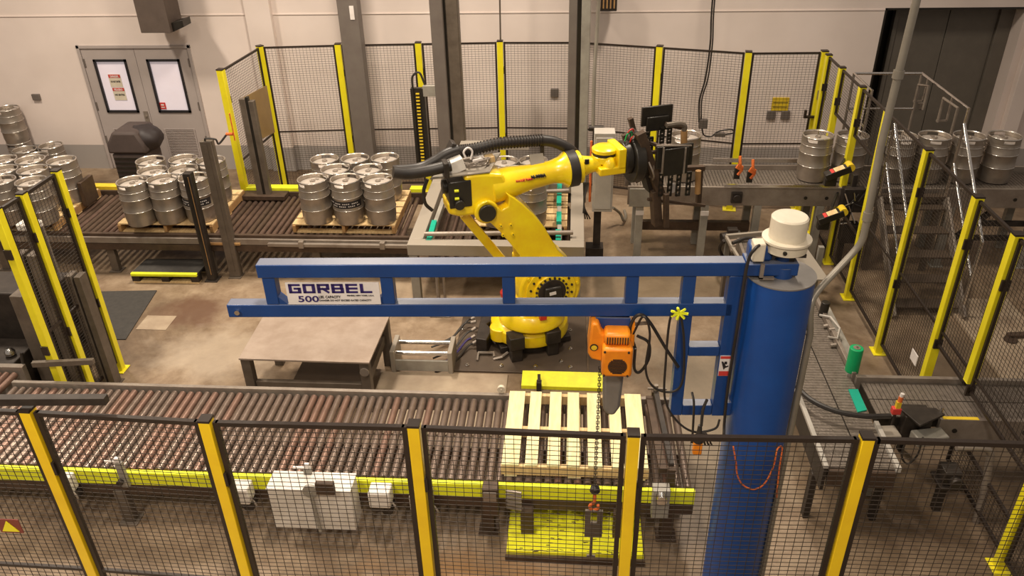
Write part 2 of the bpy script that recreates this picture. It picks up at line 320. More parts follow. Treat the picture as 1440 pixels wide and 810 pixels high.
# double door, window panes lit from the room behind
dr = struct('door_1', MB().box(DX0, WY - 0.02, 0, DX0 + 0.05, WY + 0.1, DZ).box(DX1 - 0.05, WY - 0.02, 0, DX1, WY + 0.1, DZ).box(DX0, WY - 0.02, DZ - 0.05, DX1, WY + 0.1, DZ), 'door_grey', bevel=0.004)
mid = (DX0 + DX1) / 2
for k, (x0, x1) in enumerate(((DX0 + 0.055, mid - 0.003), (mid + 0.003, DX1 - 0.055))):
    cx = (x0 + x1) / 2; ww = 0.54; z0, z1 = 0.98, 1.84
    leaf = MB()
    for a, b_, c, d in ((x0, cx - ww / 2, 0.01, DZ - 0.055), (cx + ww / 2, x1, 0.01, DZ - 0.055), (cx - ww / 2, cx + ww / 2, 0.01, z0), (cx - ww / 2, cx + ww / 2, z1, DZ - 0.055)):
        leaf.box(a, WY + 0.0, c, b_, WY + 0.05, d)
    lf = leaf.build('door_leaf', 'door_grey', dr)
    fr = MB()
    for a, b_, c, d in ((cx - ww / 2, cx - ww / 2 + 0.035, z0, z1), (cx + ww / 2 - 0.035, cx + ww / 2, z0, z1), (cx - ww / 2, cx + ww / 2, z0, z0 + 0.035), (cx - ww / 2, cx + ww / 2, z1 - 0.035, z1)):
        fr.box(a, WY - 0.018, c, b_, WY + 0.05, d)
    fr.build('window_frame', 'ink_black', lf)
    MB().box(cx - ww / 2 + 0.03, WY + 0.015, z0 + 0.03, cx + ww / 2 - 0.03, WY + 0.025, z1 - 0.03).build('pane', 'pane', lf)
    lv = MB(); lz0, lz1 = 0.22, 0.70; lw = 0.52
    lv.box(cx - lw / 2, WY - 0.012, lz0, cx - lw / 2 + 0.02, WY, lz1).box(cx + lw / 2 - 0.02, WY - 0.012, lz0, cx + lw / 2, WY, lz1)
    for j in range(17):
        lv.cbox((cx, WY - 0.006, lz0 + 0.02 + j * (lz1 - lz0 - 0.03) / 16), (lw, 0.006, 0.016), rx=0.5)
    lv.build('vent_louvre', 'door_grey', lf)
    hx = x0 + 0.012 if k == 0 else x1 - 0.012
    for hz in (0.45, 1.02, 1.72): MB().box(hx - 0.012, WY - 0.012, hz, hx + 0.012, WY, hz + 0.13).build('hinge', 'column_grey', lf)
    if k == 0:
        h = MB().box(mid - 0.10, WY - 0.012, 0.72, mid - 0.03, WY, 1.0).tube([(mid - 0.065, WY - 0.01, 0.80), (mid - 0.065, WY - 0.05, 0.80), (mid - 0.17, WY - 0.05, 0.81)], 0.011)
        h.cyl((mid - 0.065, WY - 0.01, 0.92), (mid - 0.065, WY - 0.03, 0.92), 0.018)
        h.build('door_handle', 'rail_grey', lf)
        for j, (hd, tx) in enumerate((('DANGER', 'DO NOT ENTER'), ('PELIGRO', 'NO ENTRE'))):
            sx = cx - 0.10 + j * 0.01; sz = 1.60 - j * 0.215
            sg = MB().box(sx, WY + 0.009, sz - 0.205, sx + 0.2, WY + 0.013, sz).build('sign', 'cream', lf) if False else None
            s_ = tag(MB().box(sx, WY + 0.006, sz - 0.205, sx + 0.2, WY + 0.012, sz).build('notice_sign', 'cream'), 'cream notice with red header on left door pane, ' + ('upper of the two' if j == 0 else 'lower of the two'), 'sign')
            MB().box(sx + 0.004, WY + 0.004, sz - 0.055, sx + 0.196, WY + 0.0055, sz - 0.004).build('header', 'ink_red', s_)
            text('lettering', hd, 0.045, 'label_white', s_, face_y(sx + 0.03, WY + 0.003, sz - 0.047), 0.14, 0.0015)
            text('lettering', tx, 0.04, 'ink_black', s_, face_y(sx + 0.02, WY + 0.005, sz - 0.13), 0.16, 0.0015)
    else:
        s_ = tag(MB().box(cx - 0.235, WY + 0.006, 1.03, cx - 0.14, WY + 0.012, 1.14).build('notice_sticker', 'ink_red'), 'small red sticker low on the right door pane', 'sticker')
        MB().box(cx - 0.22, WY + 0.004, 1.055, cx - 0.16, WY + 0.0055, 1.07).box(cx - 0.215, WY + 0.004, 1.09, cx - 0.165, WY + 0.0055, 1.115).build('print', 'label_white', s_)
# recessed grey doors on the right
d2 = struct('door_2', MB().box(4.72, WY + 0.30, 0, 4.78, WY + 0.42, RZ - 0.03).box(4.72, WY + 0.30, RZ - 0.09, RX1, WY + 0.42, RZ - 0.03).box(6.2, WY + 0.28, 0, RX1, WY + 0.42, RZ - 0.03), 'door_dark', bevel=0.004)
MB().box(4.785, WY + 0.33, 0.01, 5.50, WY + 0.38, RZ - 0.095).build('door_leaf', 'door_dark', d2, bevel=0.004)
MB().box(5.51, WY + 0.33, 0.01, 6.195, WY + 0.38, RZ - 0.095).build('door_leaf', 'door_dark', d2, bevel=0.004)
MB().box(5.38, WY + 0.31, 0.95, 5.42, WY + 0.33, 1.15).tube([(5.40, WY + 0.32, 1.05), (5.40, WY + 0.27, 1.05), (5.33, WY + 0.27, 1.05)], 0.01).build('door_handle', 'rail_grey', d2)

# ================================================================ guard fences
def fence(name, label, pts, h, pitch, wr, fr, post_w, post_m, mid, skip=(), posts=None, z0=0.12, cap=True, spans={}, foot={}):
    root = thing(name, label, 'fence', (pts[0][0], pts[0][1], 0))
    n = len(pts)
    for i, (x, y) in enumerate(pts):
        if posts is not None and i not in posts: continue
        a = pts[max(i - 1, 0)]; b = pts[min(i + 1, n - 1)]; ang = math.atan2(b[1] - a[1], b[0] - a[0])
        fz = foot.get(i, 0.0)
        p = MB().cbox((x, y, fz + (h - fz) / 2 + 0.005), (post_w, post_w, h - fz - 0.01), ang).cbox((x, y, fz + 0.006), (post_w * (2.2 if not fz else 1.02), post_w * (1.8 if not fz else 1.02), 0.012), ang)
        po = p.build('post', post_m, root, bevel=0.004)
        if cap: MB().cbox((x, y, h + 0.006), (post_w * 1.04, post_w * 1.04, 0.014), ang).build('cap', 'fence_black', po)
        for hz in (h * 0.82, h * 0.38):
            bl = MB()
            for s_ in (1,): bl.cbox((x + math.cos(ang) * s_ * post_w * 0.62, y + math.sin(ang) * s_ * post_w * 0.62, hz), (post_w * 0.3, post_w * 0.9, 0.09), ang)
            bl.build('clip', 'fence_black', po)
    up = Vector((0, 0, 1))
    for i in range(n - 1):
        if i in skip: continue
        a = Vector((*pts[i], 0)); b = Vector((*pts[i + 1], 0)); d = (b - a).normalized()
        a = a + d * (post_w * 0.5 + fr * 0.8); b = b - d * (post_w * 0.5 + fr * 0.8); Lh = (b - a).length
        for zl, zt in spans.get(i, ((z0, h - 0.01),)):
            f = MB()
            f.bar(a + up * zl, a + up * zt, fr, fr); f.bar(b + up * zl, b + up * zt, fr, fr)
            f.bar(a + up * (zt - fr / 2), b + up * (zt - fr / 2), fr, fr); f.bar(a + up * (zl + fr / 2), b + up * (zl + fr / 2), fr, fr)
            if zl < mid < zt: f.bar(a + up * mid, b + up * mid, fr * 0.8, fr * 0.8)
            fo = f.build('panel_frame', 'fence_black', root)
            wm = MB(); k = int(Lh / pitch[0])
            for j in range(1, k + 1):
                p = a + d * (Lh * j / (k + 1)); wm.bar(p + up * zl, p + up * zt, wr, wr)
            nz = int((zt - zl) / pitch[1]); off = Vector((-d.y, d.x, 0)) * wr
            for j in range(1, nz + 1):
                z = zl + (zt - zl) * j / (nz + 1); wm.bar(a + off + up * z, b + off + up * z, wr, wr)
            wo = wm.build('wire_mesh', 'wire', fo, smooth=False); wo['kind'] = 'stuff'
    return root
HF = 2.27
ff = [(-4.04, 3.27), (-2.94, 3.25), (-1.92, 3.21), (-0.80, 3.22), (0.34, 3.20), (1.51, 3.23), (2.67, 3.23)]
front_fence = fence('safety_fence', 'nearest black wire mesh fence with golden yellow posts, in front of the wide conveyor', ff, HF, (0.049, 0.033), 0.0028, 0.026, 0.062, 'fence_gold', 1.0)
back = [(-4.544, 10.089, 2.27), (-4.454, 11.317, 2.27), (-3.347, 11.42, 2.27), (-2.201, 11.48, 2.27), (-1.04, 11.539, 2.27), (0.084, 11.516, 2.27), (1.174, 11.212, 2.27), (2.304, 10.888, 2.27), (3.287, 10.909, 2.27)]
back = [p[:2] for p in back]
fence('safety_fence', 'long black wire mesh fence with yellow posts along the back wall', back, HF, (0.050, 0.033), 0.0030, 0.024, 0.085, 'fence_yellow', 1.0, posts=(0, 1, 2, 3, 4, 6, 7, 8))
RX = 3.29
fence('safety_fence', 'black wire mesh fence with yellow posts running down the right side beside the stairs', [(RX, y) for y in (10.72, 10.11, 9.30, 8.42, 7.30, 6.23, 5.55, 4.44, 3.4)], HF, (0.050, 0.033), 0.0026, 0.024, 0.075, 'fence_yellow', 1.0,
    spans={5: ((0.85, HF - 0.01),), 6: ((0.12, 0.44), (0.85, HF - 0.01)), 1: ((1.70, HF - 0.01), (0.12, 0.78)), 2: ((1.70, HF - 0.01), (0.12, 0.78))}, foot={6: 0.92})
LX = -4.77
fence('safety_fence', 'short mesh fence with three yellow posts at left, beside the dark mat', [(LX + 0.01, 6.65), (LX, 6.13), (LX - 0.02, 5.80)], HF, (0.050, 0.033), 0.003, 0.028, 0.07, 'fence_yellow', 1.0)
sgn = (-3.308, 3.2, 1.416)
# sign hung on the near fence, black bar across its first post
s_ = tag(MB().box(sgn[0] - 0.07, 3.195, sgn[2] - 0.055, sgn[0] + 0.07, 3.2, sgn[2] + 0.055).build('warning_sign', 'sign_red'), 'small dark red warning sign with yellow triangle hung on the near fence', 'sign')
MB().prism([(sgn[0] - 0.055, sgn[2] - 0.04), (sgn[0] + 0.05, sgn[2] - 0.04), (sgn[0] - 0.005, sgn[2] + 0.045)], 3.19, 3.194).build('triangle', 'fence_yellow', s_)
s2 = tag(MB().bar((-3.31, 3.238, 2.33), (-2.487, 3.28, 2.33), 0.045, 0.045).build('flat_bar', 'grimy_black'), 'dark square bar lying across the top of the near fence at left', 'bar')

# ================================================================ kegs
def make_keg():
    r = thing('beer_keg', 'keg', 'keg'); Rr = 0.187; h = 0.56
    p = [(0.13, 0.03), (0.158, 0.0), (0.172, 0.004), (0.176, 0.04), (0.181, 0.07), (Rr - 0.003, 0.09)]
    for z in (0.20, 0.36):
        p += [(Rr - 0.003, z - 0.022), (Rr + 0.005, z - 0.008), (Rr + 0.005, z + 0.008), (Rr - 0.003, z + 0.022)]
    p += [(Rr - 0.003, 0.462), (0.183, 0.475), (0.180, 0.487)]
    p = [(a, b) for a, b in p]
    MB().lathe(p, 28).build('shell', 'steel', r)
    for z in (0.20, 0.36, 0.455):
        t = MB(); t.tube([((Rr + (0.003 if z < 0.4 else -0.004)) * math.cos(2 * PI * k / 28), (Rr + (0.003 if z < 0.4 else -0.004)) * math.sin(2 * PI * k / 28), z) for k in range(30)], 0.0045, 6, False); t.build('hoop', 'keg_rim', r)
    # collar with two hand holes cut out of it
    n = 36; vs = []; fs = []
    zs = [0.483, 0.503, 0.540, 0.556]
    for rr in (0.181, 0.176):
        for z in zs:
            for k in range(n): vs.append((rr * math.cos(2 * PI * k / n), rr * math.sin(2 * PI * k / n), z))
    for s0, flip in ((0, False), (4, True)):
        for i in range(3):
            for k in range(n):
                if i == 1 and (k in (24, 25, 26, 27) or k in (6, 7, 8, 9)): continue
                q = ((s0 + i) * n + k, (s0 + i) * n + (k + 1) % n, (s0 + i + 1) * n + (k + 1) % n, (s0 + i + 1) * n + k)
                fs.append(tuple(reversed(q)) if flip else q)
    col_ = MB(); col_.add(vs, fs); col_.build('collar', 'steel', r)
    t = MB(); 
    ring = []
    for k in range(28):
        a = 2 * PI * k / 28; ring.append((0.1785 * math.cos(a), 0.1785 * math.sin(a), 0.556))
    t.tube(ring + [ring[0], ring[1]], 0.008, 6, False); t.build('rim', 'keg_rim', r)
    MB().lathe([(0.178, 0.487), (0.163, 0.505), (0.08, 0.522), (0.0, 0.527)], 24).build('lid', 'keg_lid', r)
    v = MB().lathe([(0.035, 0.52), (0.035, 0.538), (0.024, 0.54), (0.02, 0.533), (0.0, 0.533)], 14); v.cbox((0.0, 0.075, 0.526), (0.05, 0.035, 0.004))
    v.build('valve', 'rail_grey', r)
    return r
keg0 = make_keg(); kn = [0]
def keg(top, label, group, rim=None, s=1.0):
    """top = the rim centre in world space"""
    o = keg0 if kn[0] == 0 else copy_tree(keg0); kn[0] += 1
    place(o, (top[0], top[1], top[2] - 0.56), random.uniform(-0.5, 0.5)); o['label'] = label; o['group'] = group
    return o
def keg_extra(o, kind):
    z = -PI / 2 - o.matrix_basis.to_euler().z
    if kind == 'band':
        vs = []; fs = []; n = 12
        for zz in (0.235, 0.325):
            for k in range(n + 1):
                a = z + R(-75 + 150 * k / n); vs.append((0.1855 * math.cos(a), 0.1855 * math.sin(a), zz))
        for k in range(n): fs.append((k, k + 1, n + 2 + k, n + 1 + k))
        b = MB().add(vs, fs).build('printed_band', 'ink_black', o, local=True)
        q = MB()
        for row, zz in enumerate((0.262, 0.295)):
            for k in range(18):
                if (k * 7 + row) % 5 == 0: continue
                a = z + R(-60 + 120 * k / 17); q.cbox((0.1862 * math.cos(a), 0.1862 * math.sin(a), zz), (0.0015, 0.012, 0.012), a)
        q.build('print', 'label_white', b, local=True)
    else:
        a = z + R(6); MB().cbox((0.172 * math.cos(a), 0.172 * math.sin(a), 0.52 if kind == 'tag' else 0.46), (0.004, 0.055, 0.022), a).build('sticker', 'label_white', o, local=True)
ZR = 1.24
ZD = 0.55                                   # roller tops of both pallet conveyors
def keg_block(front, mid_, back_, gname, where, extra):
    res = []
    for row, nm in ((front, 'front'), (mid_, 'middle'), (back_, 'back')):
        for i, p in enumerate(row):
            side = {1: [''], 2: ['left ', 'right '], 3: ['left ', 'centre ', 'right ']}[len(row)][i]
            res.append(keg(p, 'steel keg, %s%s of %s' % (side, nm + ' row', where), gname))
    return res
ka = keg_block([(-5.404, 8.856, 1.24), (-5.048, 8.93, 1.24), (-4.671, 8.983, 1.24)], [(-5.305, 9.205, 1.24), (-4.928, 9.259, 1.24)], [(-5.494, 9.545, 1.24), (-5.077, 9.602, 1.24), (-4.685, 9.557, 1.24)],
    'kegs on the left pallet', 'the pallet before the double door', 0)
keg_extra(ka[2], 'band'); ka[2]['label'] = 'steel keg with black printed band, right front corner of pallet before the double door'
kb = keg_block([(-3.163, 8.965, 1.24), (-2.757, 8.973, 1.24), (-2.353, 8.98, 1.24)], [(-2.965, 9.291, 1.24), (-2.549, 9.298, 1.24)], [(-3.195, 9.629, 1.24), (-2.8, 9.66, 1.24), (-2.414, 9.691, 1.24)],
    'kegs on the centre pallet', 'the pallet left of the robot', 0)
keg_extra(kb[1], 'band'); kb[1]['label'] = 'steel keg with black printed band, centre front of pallet left of the robot'
keg_extra(kb[2], 'sticker'); kb[2]['label'] = 'steel keg with white sticker, right front of pallet left of the robot'
kc = [keg((-0.854, 9.59, 1.24), 'steel keg behind the robot arm, left one of the far pair', 'kegs behind the robot'), keg((-0.484, 9.62, 1.24), 'steel keg behind the robot arm, right one of the far pair', 'kegs behind the robot'),
      keg((-0.696, 9.259, 1.24), 'steel keg half hidden by the robot arm, behind the front one', 'kegs behind the robot'), keg((-0.478, 8.949, 1.24), 'steel keg with white sticker seen under the robot arm', 'kegs behind the robot')]
keg_extra(kc[3], 'sticker')
keg((-0.88, 8.941, 1.24), 'steel keg mostly hidden behind the robot elbow', 'kegs behind the robot')
lk = [(86,225,'steel keg nearest the pallet gap, right back corner of the far left pallet'), (43,224,'steel keg, second from right in back row of the far left pallet'), (6,224,'steel keg at picture edge in back row of far left pallet'),
      (43,238,'steel keg in middle row of the far left pallet, right one'), (4,238,'steel keg in middle row of the far left pallet, at picture edge'), (44,254,'steel keg in front row of far left pallet, behind the fence corner'), (4,252,'steel keg in front row of far left pallet, at picture edge')]
keg((-6.697, 9.527, 1.24), lk[0][2], 'kegs on the far left pallet'); keg((-7.14, 9.546, 1.24), lk[1][2], 'kegs on the far left pallet'); keg((-7.531, 9.54, 1.24), lk[2][2], 'kegs on the far left pallet')
keg((-6.9, 9.202, 1.24), lk[3][2], 'kegs on the far left pallet'); keg((-7.298, 9.195, 1.24), lk[4][2], 'kegs on the far left pallet'); keg((-6.692, 8.832, 1.24), lk[5][2], 'kegs on the far left pallet'); keg((-7.11, 8.847, 1.24), lk[6][2], 'kegs on the far left pallet')
# kegs standing on the floor by the wall, behind the far left pallet
G = 'kegs by the wall'
for t, lb in (((-8.791, 11.703, 0.56), 'dull keg with dark lid on the floor by the wall'), ((-8.466, 11.901, 0.56), 'dull greenish keg on the floor by the wall, rightmost'), ((-8.431, 11.425, 0.56), 'dull keg by the wall, half hidden behind far left pallet')):
    keg(t, lb, G)
t = (-9.131, 12.08, 1.131); t = (t[0], t[1], 1.12)
keg(t, 'tall top keg of the stack against the wall at the left edge', G); keg((t[0], t[1], 0.56), 'bottom keg of the stack against the wall at the left edge', G)
# kegs on the raised chain conveyor at the right
ZK = 1.62
G = 'kegs on the raised conveyor'
for p, lb in (((1.389, 9.522, 1.62), 'steel keg held at the gripper end of the raised conveyor'), ((2.968, 9.537, 1.62), 'steel keg on raised conveyor just left of the fence'), ((3.378, 9.541, 1.62), 'steel keg on raised conveyor just right of the fence line'),
    ((3.936, 9.521, 1.62), 'steel keg behind the mesh between fence post and stair rail'), ((4.324, 9.525, 1.62), 'steel keg on raised conveyor behind the stair handrail'),
    ((4.726, 9.529, 1.62), 'steel keg on raised conveyor, second from right edge'), ((5.135, 9.533, 1.62), 'steel keg on raised conveyor, last at right edge')):
    keg(p, lb, G)

# ================================================================ pallets
def pallet(label, cx, cy, z, w, d, m, em, boards=None, group=None, run='x', board_z=0.018):
    r = thing('wooden_pallet', label, 'pallet', (cx, cy, z), 0, group); hh = 0.125
    if boards is None:
        n = 6; boards = [(i * (d if run == 'x' else w) / n + 0.012, (i + 1) * (d if run == 'x' else w) / n - 0.02) for i in range(n)]
    for a, b in boards:
        if run == 'x': MB().box(cx - w / 2, cy - d / 2 + a, z + hh - board_z, cx + w / 2, cy - d / 2 + b, z + hh).build('deck_board', m, r, bevel=0.002)
        else: MB().box(cx - w / 2 + a, cy - d / 2, z + hh - board_z, cx - w / 2 + b, cy + d / 2, z + hh + random.uniform(-.002, .002)).build('deck_board', m, r, bevel=0.002)
    for k in (0, 0.5, 1):
        if run == 'y': y = cy - d / 2 + 0.02 + k * (d - 0.04); MB().box(cx - w / 2 - 0.005, y - 0.02, z + 0.016, cx + w / 2 + 0.005, y + 0.02, z + hh - board_z - 0.001).build('stringer', em, r, bevel=0.002)
        else: x = cx - w / 2 + 0.02 + k * (w - 0.04); MB().box(x - 0.02, cy - d / 2 - 0.004, z + 0.016, x + 0.02, cy + d / 2 + 0.004, z + hh - board_z - 0.001).build('stringer', em, r, bevel=0.002)
    for k in (0.06, 0.5, 0.94):
        if run == 'y': MB().box(cx - w / 2 + w * k - 0.05, cy - d / 2, z, cx - w / 2 + w * k + 0.05, cy + d / 2, z + 0.015).build('bottom_board', m, r)
        else: MB().box(cx - w / 2, cy - d / 2 + d * k - 0.05, z, cx + w / 2, cy - d / 2 + d * k + 0.05, z + 0.015).build('bottom_board', m, r)
    return r
# positions follow the kegs
pallet('pale wood pallet under the kegs before the double door', -5.1, 9.36, ZD, 1.24, 1.12, 'wood', 'end_wood', run='x')
pallet('pale wood pallet under the kegs left of the robot', -2.82, 9.40, ZD, 1.30, 1.12, 'wood', 'end_wood', run='x')
pallet('pale wood pallet under the kegs behind the robot', -0.62, 9.42, ZD, 1.16, 1.12, 'wood', 'end_wood', run='x')
pallet('pale wood pallet under the far left kegs', -7.2, 9.36, ZD, 1.3, 1.12, 'wood', 'end_wood', run='x')
pf0 = (-0.51, 5.586, 0.68); pf1 = (-0.503, 4.663, 0.68); pf2 = (0.628, 4.669, 0.68)
K = (pf2[0] - pf1[0]) / 1.182
bd = [(a * K, b * K) for a, b in ((0, .142), (.190, .292), (.368, .472), (.526, .630), (.700, .815), (.890, .992), (1.036, 1.182))]
pallet('fresh pale empty pallet with spaced slats on the near conveyor', (pf1[0] + pf2[0]) / 2, (pf0[1] + pf1[1]) / 2, ZD + 0.002, pf2[0] - pf1[0], pf0[1] - pf1[1], 'pale_wood', 'wood', boards=bd, run='y')
# low wooden pallet with black top and yellow edge on the floor
r = thing('floor_pallet', 'low black topped pallet with a yellow front edge on the floor', 'pallet', (-5.225, 8.725, 0))
a = (-5.527, 8.485, 0.14); b = (-4.669, 8.494, 0.14); c = (-4.767, 8.886, 0.14); d = (-5.532, 8.863, 0.14)
MB().prismz([a[:2], b[:2], (b[0] + .02, c[1]), (a[0] + 0.02, d[1])], 0.115, 0.14).build('top_board', 'mat_black', r)
MB().bar((a[0], a[1], 0.125), (b[0], b[1], 0.125), 0.05, 0.045).build('yellow_edge', 'rail_yellow', r, bevel=0.01)
for k in (0.05, 0.5, 0.95):
    x = a[0] + (b[0] - a[0]) * k; MB().box(x - 0.05, a[1], 0.02, x + 0.05, a[1] + 0.1, 0.112).build('block', 'grimy_black', r); MB().box(x - 0.05, d[1] - 0.1, 0.02, x + 0.05, d[1], 0.112).build('block', 'grimy_black', r)
MB().box(a[0], a[1], 0, b[0], a[1] + 0.09, 0.02).box(a[0], d[1] - 0.09, 0, b[0], d[1], 0.02).build('bottom_board', 'wood', r)
# rubber mat on the floor
tag(MB().prismz([(-6.027, 8.228, 0)[:2], (-5.129, 8.293, 0)[:2], (-4.989, 7.207, 0)[:2], (-5.622, 7.183, 0)[:2]], 0.0, 0.012).build('rubber_mat', 'mat_black', bevel=0.004), 'flat black rubber mat on the floor right of the left fence', 'mat')

# ================================================================ roller conveyors
def roller_conveyor(label, x0, x1, y0, y1, zt, pitch, rm, parts_rail, legs, rad=0.032, hue=None):
    r = thing('roller_conveyor', label, 'conveyor', ((x0 + x1) / 2, (y0 + y1) / 2, 0))
    me = {}
    for m in set(rm): me[m] = MB().cyl((0, -(y1 - y0) / 2, 0), (0, (y1 - y0) / 2, 0), rad, 14).mesh('roller', m)
    n = int((x1 - x0) / pitch)
    for i in range(n):
        share('roller', me[random.choice(rm)], r, (x0 + (i + 0.5) * pitch, (y0 + y1) / 2, zt - rad + random.uniform(-.002, .002)))
    for nm, ya, yb, za, zb, m in parts_rail:
        MB().box(x0, ya, za, x1, yb, zb).build(nm, m, r, bevel=0.003)
    for x, y, m in legs:
        MB().box(x - 0.05, y - 0.035, 0.012, x + 0.05, y + 0.035, zt - 0.2).box(x - 0.08, y - 0.07, 0, x + 0.08, y + 0.07, 0.012).build('leg', m, r, bevel=0.003)
    return r
yn = 4.60
fc = roller_conveyor('wide brown roller conveyor with bright yellow edge behind the near fence', -5.15, 0.98, yn + 0.02, 5.62, ZD, 0.0765, ['roller_steel', 'roller_steel', 'roller_steel', 'roller_red'],
    [('yellow_rail', yn - 0.045, yn - 0.005, ZD - 0.125, ZD + 0.005, 'rail_yellow'), ('side_channel', yn - 0.035, yn + 0.0, ZD - 0.24, ZD - 0.127, 'rusty'), ('far_rail', 5.64, 5.68, ZD - 0.16, ZD + 0.03, 'rail_grey')],
    [(-3.62, yn - 0.02, 'post_grey'), (-2.4, 5.6, 'post_grey'), (-3.6, 5.6, 'post_grey'), (-0.62, yn + 0.02, 'rusty'), (-0.30, yn - 0.07, 'rusty'), (0.42, yn - 0.07, 'rusty'), (0.8, yn + 0.03, 'rusty'), (-0.3, 5.6, 'rusty')])
MB().box(-5.15, 5.05, ZD - 0.2, 0.98, 5.11, ZD - 0.12).build('cross_beam', 'rusty', fc)
roller_conveyor('reddish roller section joining the near conveyor at the left picture edge', -6.6, -5.18, 4.62, 5.84, ZD, 0.0765, ['roller_red'],
    [('near_rail', 4.56, 4.60, ZD - 0.14, ZD + 0.005, 'rail_yellow'), ('far_rail', 5.86, 5.92, ZD - 0.16, ZD + 0.04, 'rail_grey')], [(-6.0, 4.65, 'rusty'), (-6.0, 5.8, 'rusty')])
bc = roller_conveyor('long dark roller conveyor carrying the keg pallets along the back', -8.2, -1.97, 8.80, 9.98, ZD, 0.082, ['roller_dark', 'roller_dark', 'rusty'],
    [('near_rail', 8.73, 8.78, ZD - 0.03, ZD + 0.02, 'rusty'), ('upper_channel', 8.70, 8.73, ZD - 0.10, ZD - 0.02, 'rail_grey'), ('lower_channel', 8.71, 8.76, ZD - 0.20, ZD - 0.11, 'rusty'), ('far_rail', 10.0, 10.04, ZD - 0.12, ZD + 0.05, 'rusty')],
    [(x, 8.80, 'post_grey') for x in (-7.4, -5.9, -4.6, -3.2)] + [(x, 9.95, 'post_grey') for x in (-7.4, -5.9, -4.6, -3.2)])
for xa, xb in ((-6.95, -5.75), (-4.5, -3.45), (-2.2, -2.02)):
    MB().box(xa, 10.03, ZD - 0.02, xb, 10.15, ZD + 0.10).build('yellow_guard', 'rail_gold' if xa < -6 else 'rail_yellow', bc, bevel=0.004)
MB().box(-3.75, 8.64, ZD - 0.09, -1.99, 8.69, ZD - 0.05).build('guide_strip', 'rail_grey', bc, bevel=0.002)
for x in (-3.32, -2.30): MB().box(x - 0.03, 8.62, ZD - 0.10, x + 0.03, 8.69, ZD - 0.01).build('bracket', 'rail_grey', bc, bevel=0.002)
MB().box(-4.62, 8.68, ZD - 0.10, -4.12, 8.699, ZD - 0.07).build('orange_strip', 'end_wood', bc, bevel=0.002)
# things on and under the near conveyor
def stop_bracket(label, x, m='rail_grey'):
    r = thing('stop_bracket', label, 'bracket', (x, yn, 0.4))
    MB().box(x - 0.03, yn - 0.085, ZD - 0.12, x + 0.03, yn - 0.05, ZD + 0.14).build('upright', 'frame_grey', r, bevel=0.004)
    MB().box(x - 0.11, yn - 0.08, ZD + 0.14, x + 0.01, yn - 0.065, ZD + 0.155).box(x - 0.015, yn - 0.09, ZD + 0.155, x + 0.02, yn - 0.06, ZD + 0.19).build('tee_handle', 'label_white', r)
    MB().cyl((x - 0.02, yn - 0.12, ZD - 0.05), (x - 0.02, yn - 0.08, ZD - 0.05), 0.025).build('knob', 'grimy_black', r)
stop_bracket('greenish stop bracket with white tee on the yellow edge, left one', -3.52)
stop_bracket('greenish stop bracket with white tee on the yellow edge, above the white box', -2.00)
r = thing('white_cabinet', 'large white metal box hung under the yellow edge with dark lever', 'cabinet', (-2.05, 4.4, 0.1))
wb0 = (-2.275, 4.36, 0.623); wb1 = (-1.63, 4.36, 0.625); wz = wb0[2]; wbz = (-2.343, 4.36, 0.217)[2]
MB().box(wb0[0], 4.36, wbz, wb1[0], 4.553, wz).build('body', 'white_paint', r, bevel=0.006)
MB().box(wb0[0] - 0.006, 4.354, wz, wb1[0] + 0.006, 4.553, wz + 0.012).build('lid', 'white_paint', r, bevel=0.003)
c = (-1.926, 4.33, 0.64); MB().cyl((c[0], 4.33, c[2]), (c[0], 4.353, c[2]), 0.06, 20).bar((c[0], 4.335, c[2]), (c[0] + 0.02, 4.335, c[2] - 0.42), 0.022, 0.02).build('lever', 'frame_grey', r)
c = (-1.802, 4.32, 0.685); MB().box(c[0] - 0.07, 4.31, c[2] - 0.05, c[0] + 0.07, 4.35, c[2] + 0.06).build('sensor_plate', 'rusty', r, bevel=0.003)
for x, y, lb in ((534, 700, 'small white valve box under the yellow edge right of the white cabinet'), (592, 704, 'small white valve box hidden behind the third near fence post'), (336, 695, 'small white valve box under the yellow edge left of the white cabinet'), (84, 684, 'small white valve box under the yellow edge at far left')):
    p = {534: (-1.435, 4.45, 0.485), 592: (-1.114, 4.45, 0.471), 336: (-2.556, 4.45, 0.469), 84: (-4.019, 4.45, 0.484)}[x]
    r = thing('valve_box', lb, 'box', (p[0], 4.45, 0.1), 0, 'valve boxes')
    MB().box(p[0] - 0.085, 4.42, p[2] - 0.085, p[0] + 0.085, 4.55, p[2] + 0.07).build('cover', 'white_paint', r, bevel=0.012)
    MB().cyl((p[0] + 0.04, 4.47, p[2] - 0.16), (p[0] + 0.04, 4.56, p[2] - 0.16), 0.045, 14).box(p[0] - 0.08, 4.45, p[2] - 0.15, p[0] + 0.02, 4.55, p[2] - 0.09).build('valve', 'grimy_black', r)
    MB().tube(curve([(p[0] + 0.08, 4.45, p[2] - 0.02), (p[0] + 0.13, 4.43, p[2] - 0.1), (p[0] + 0.08, 4.45, p[2] - 0.2)]), 0.008).build('hose', 'rail_grey', r)
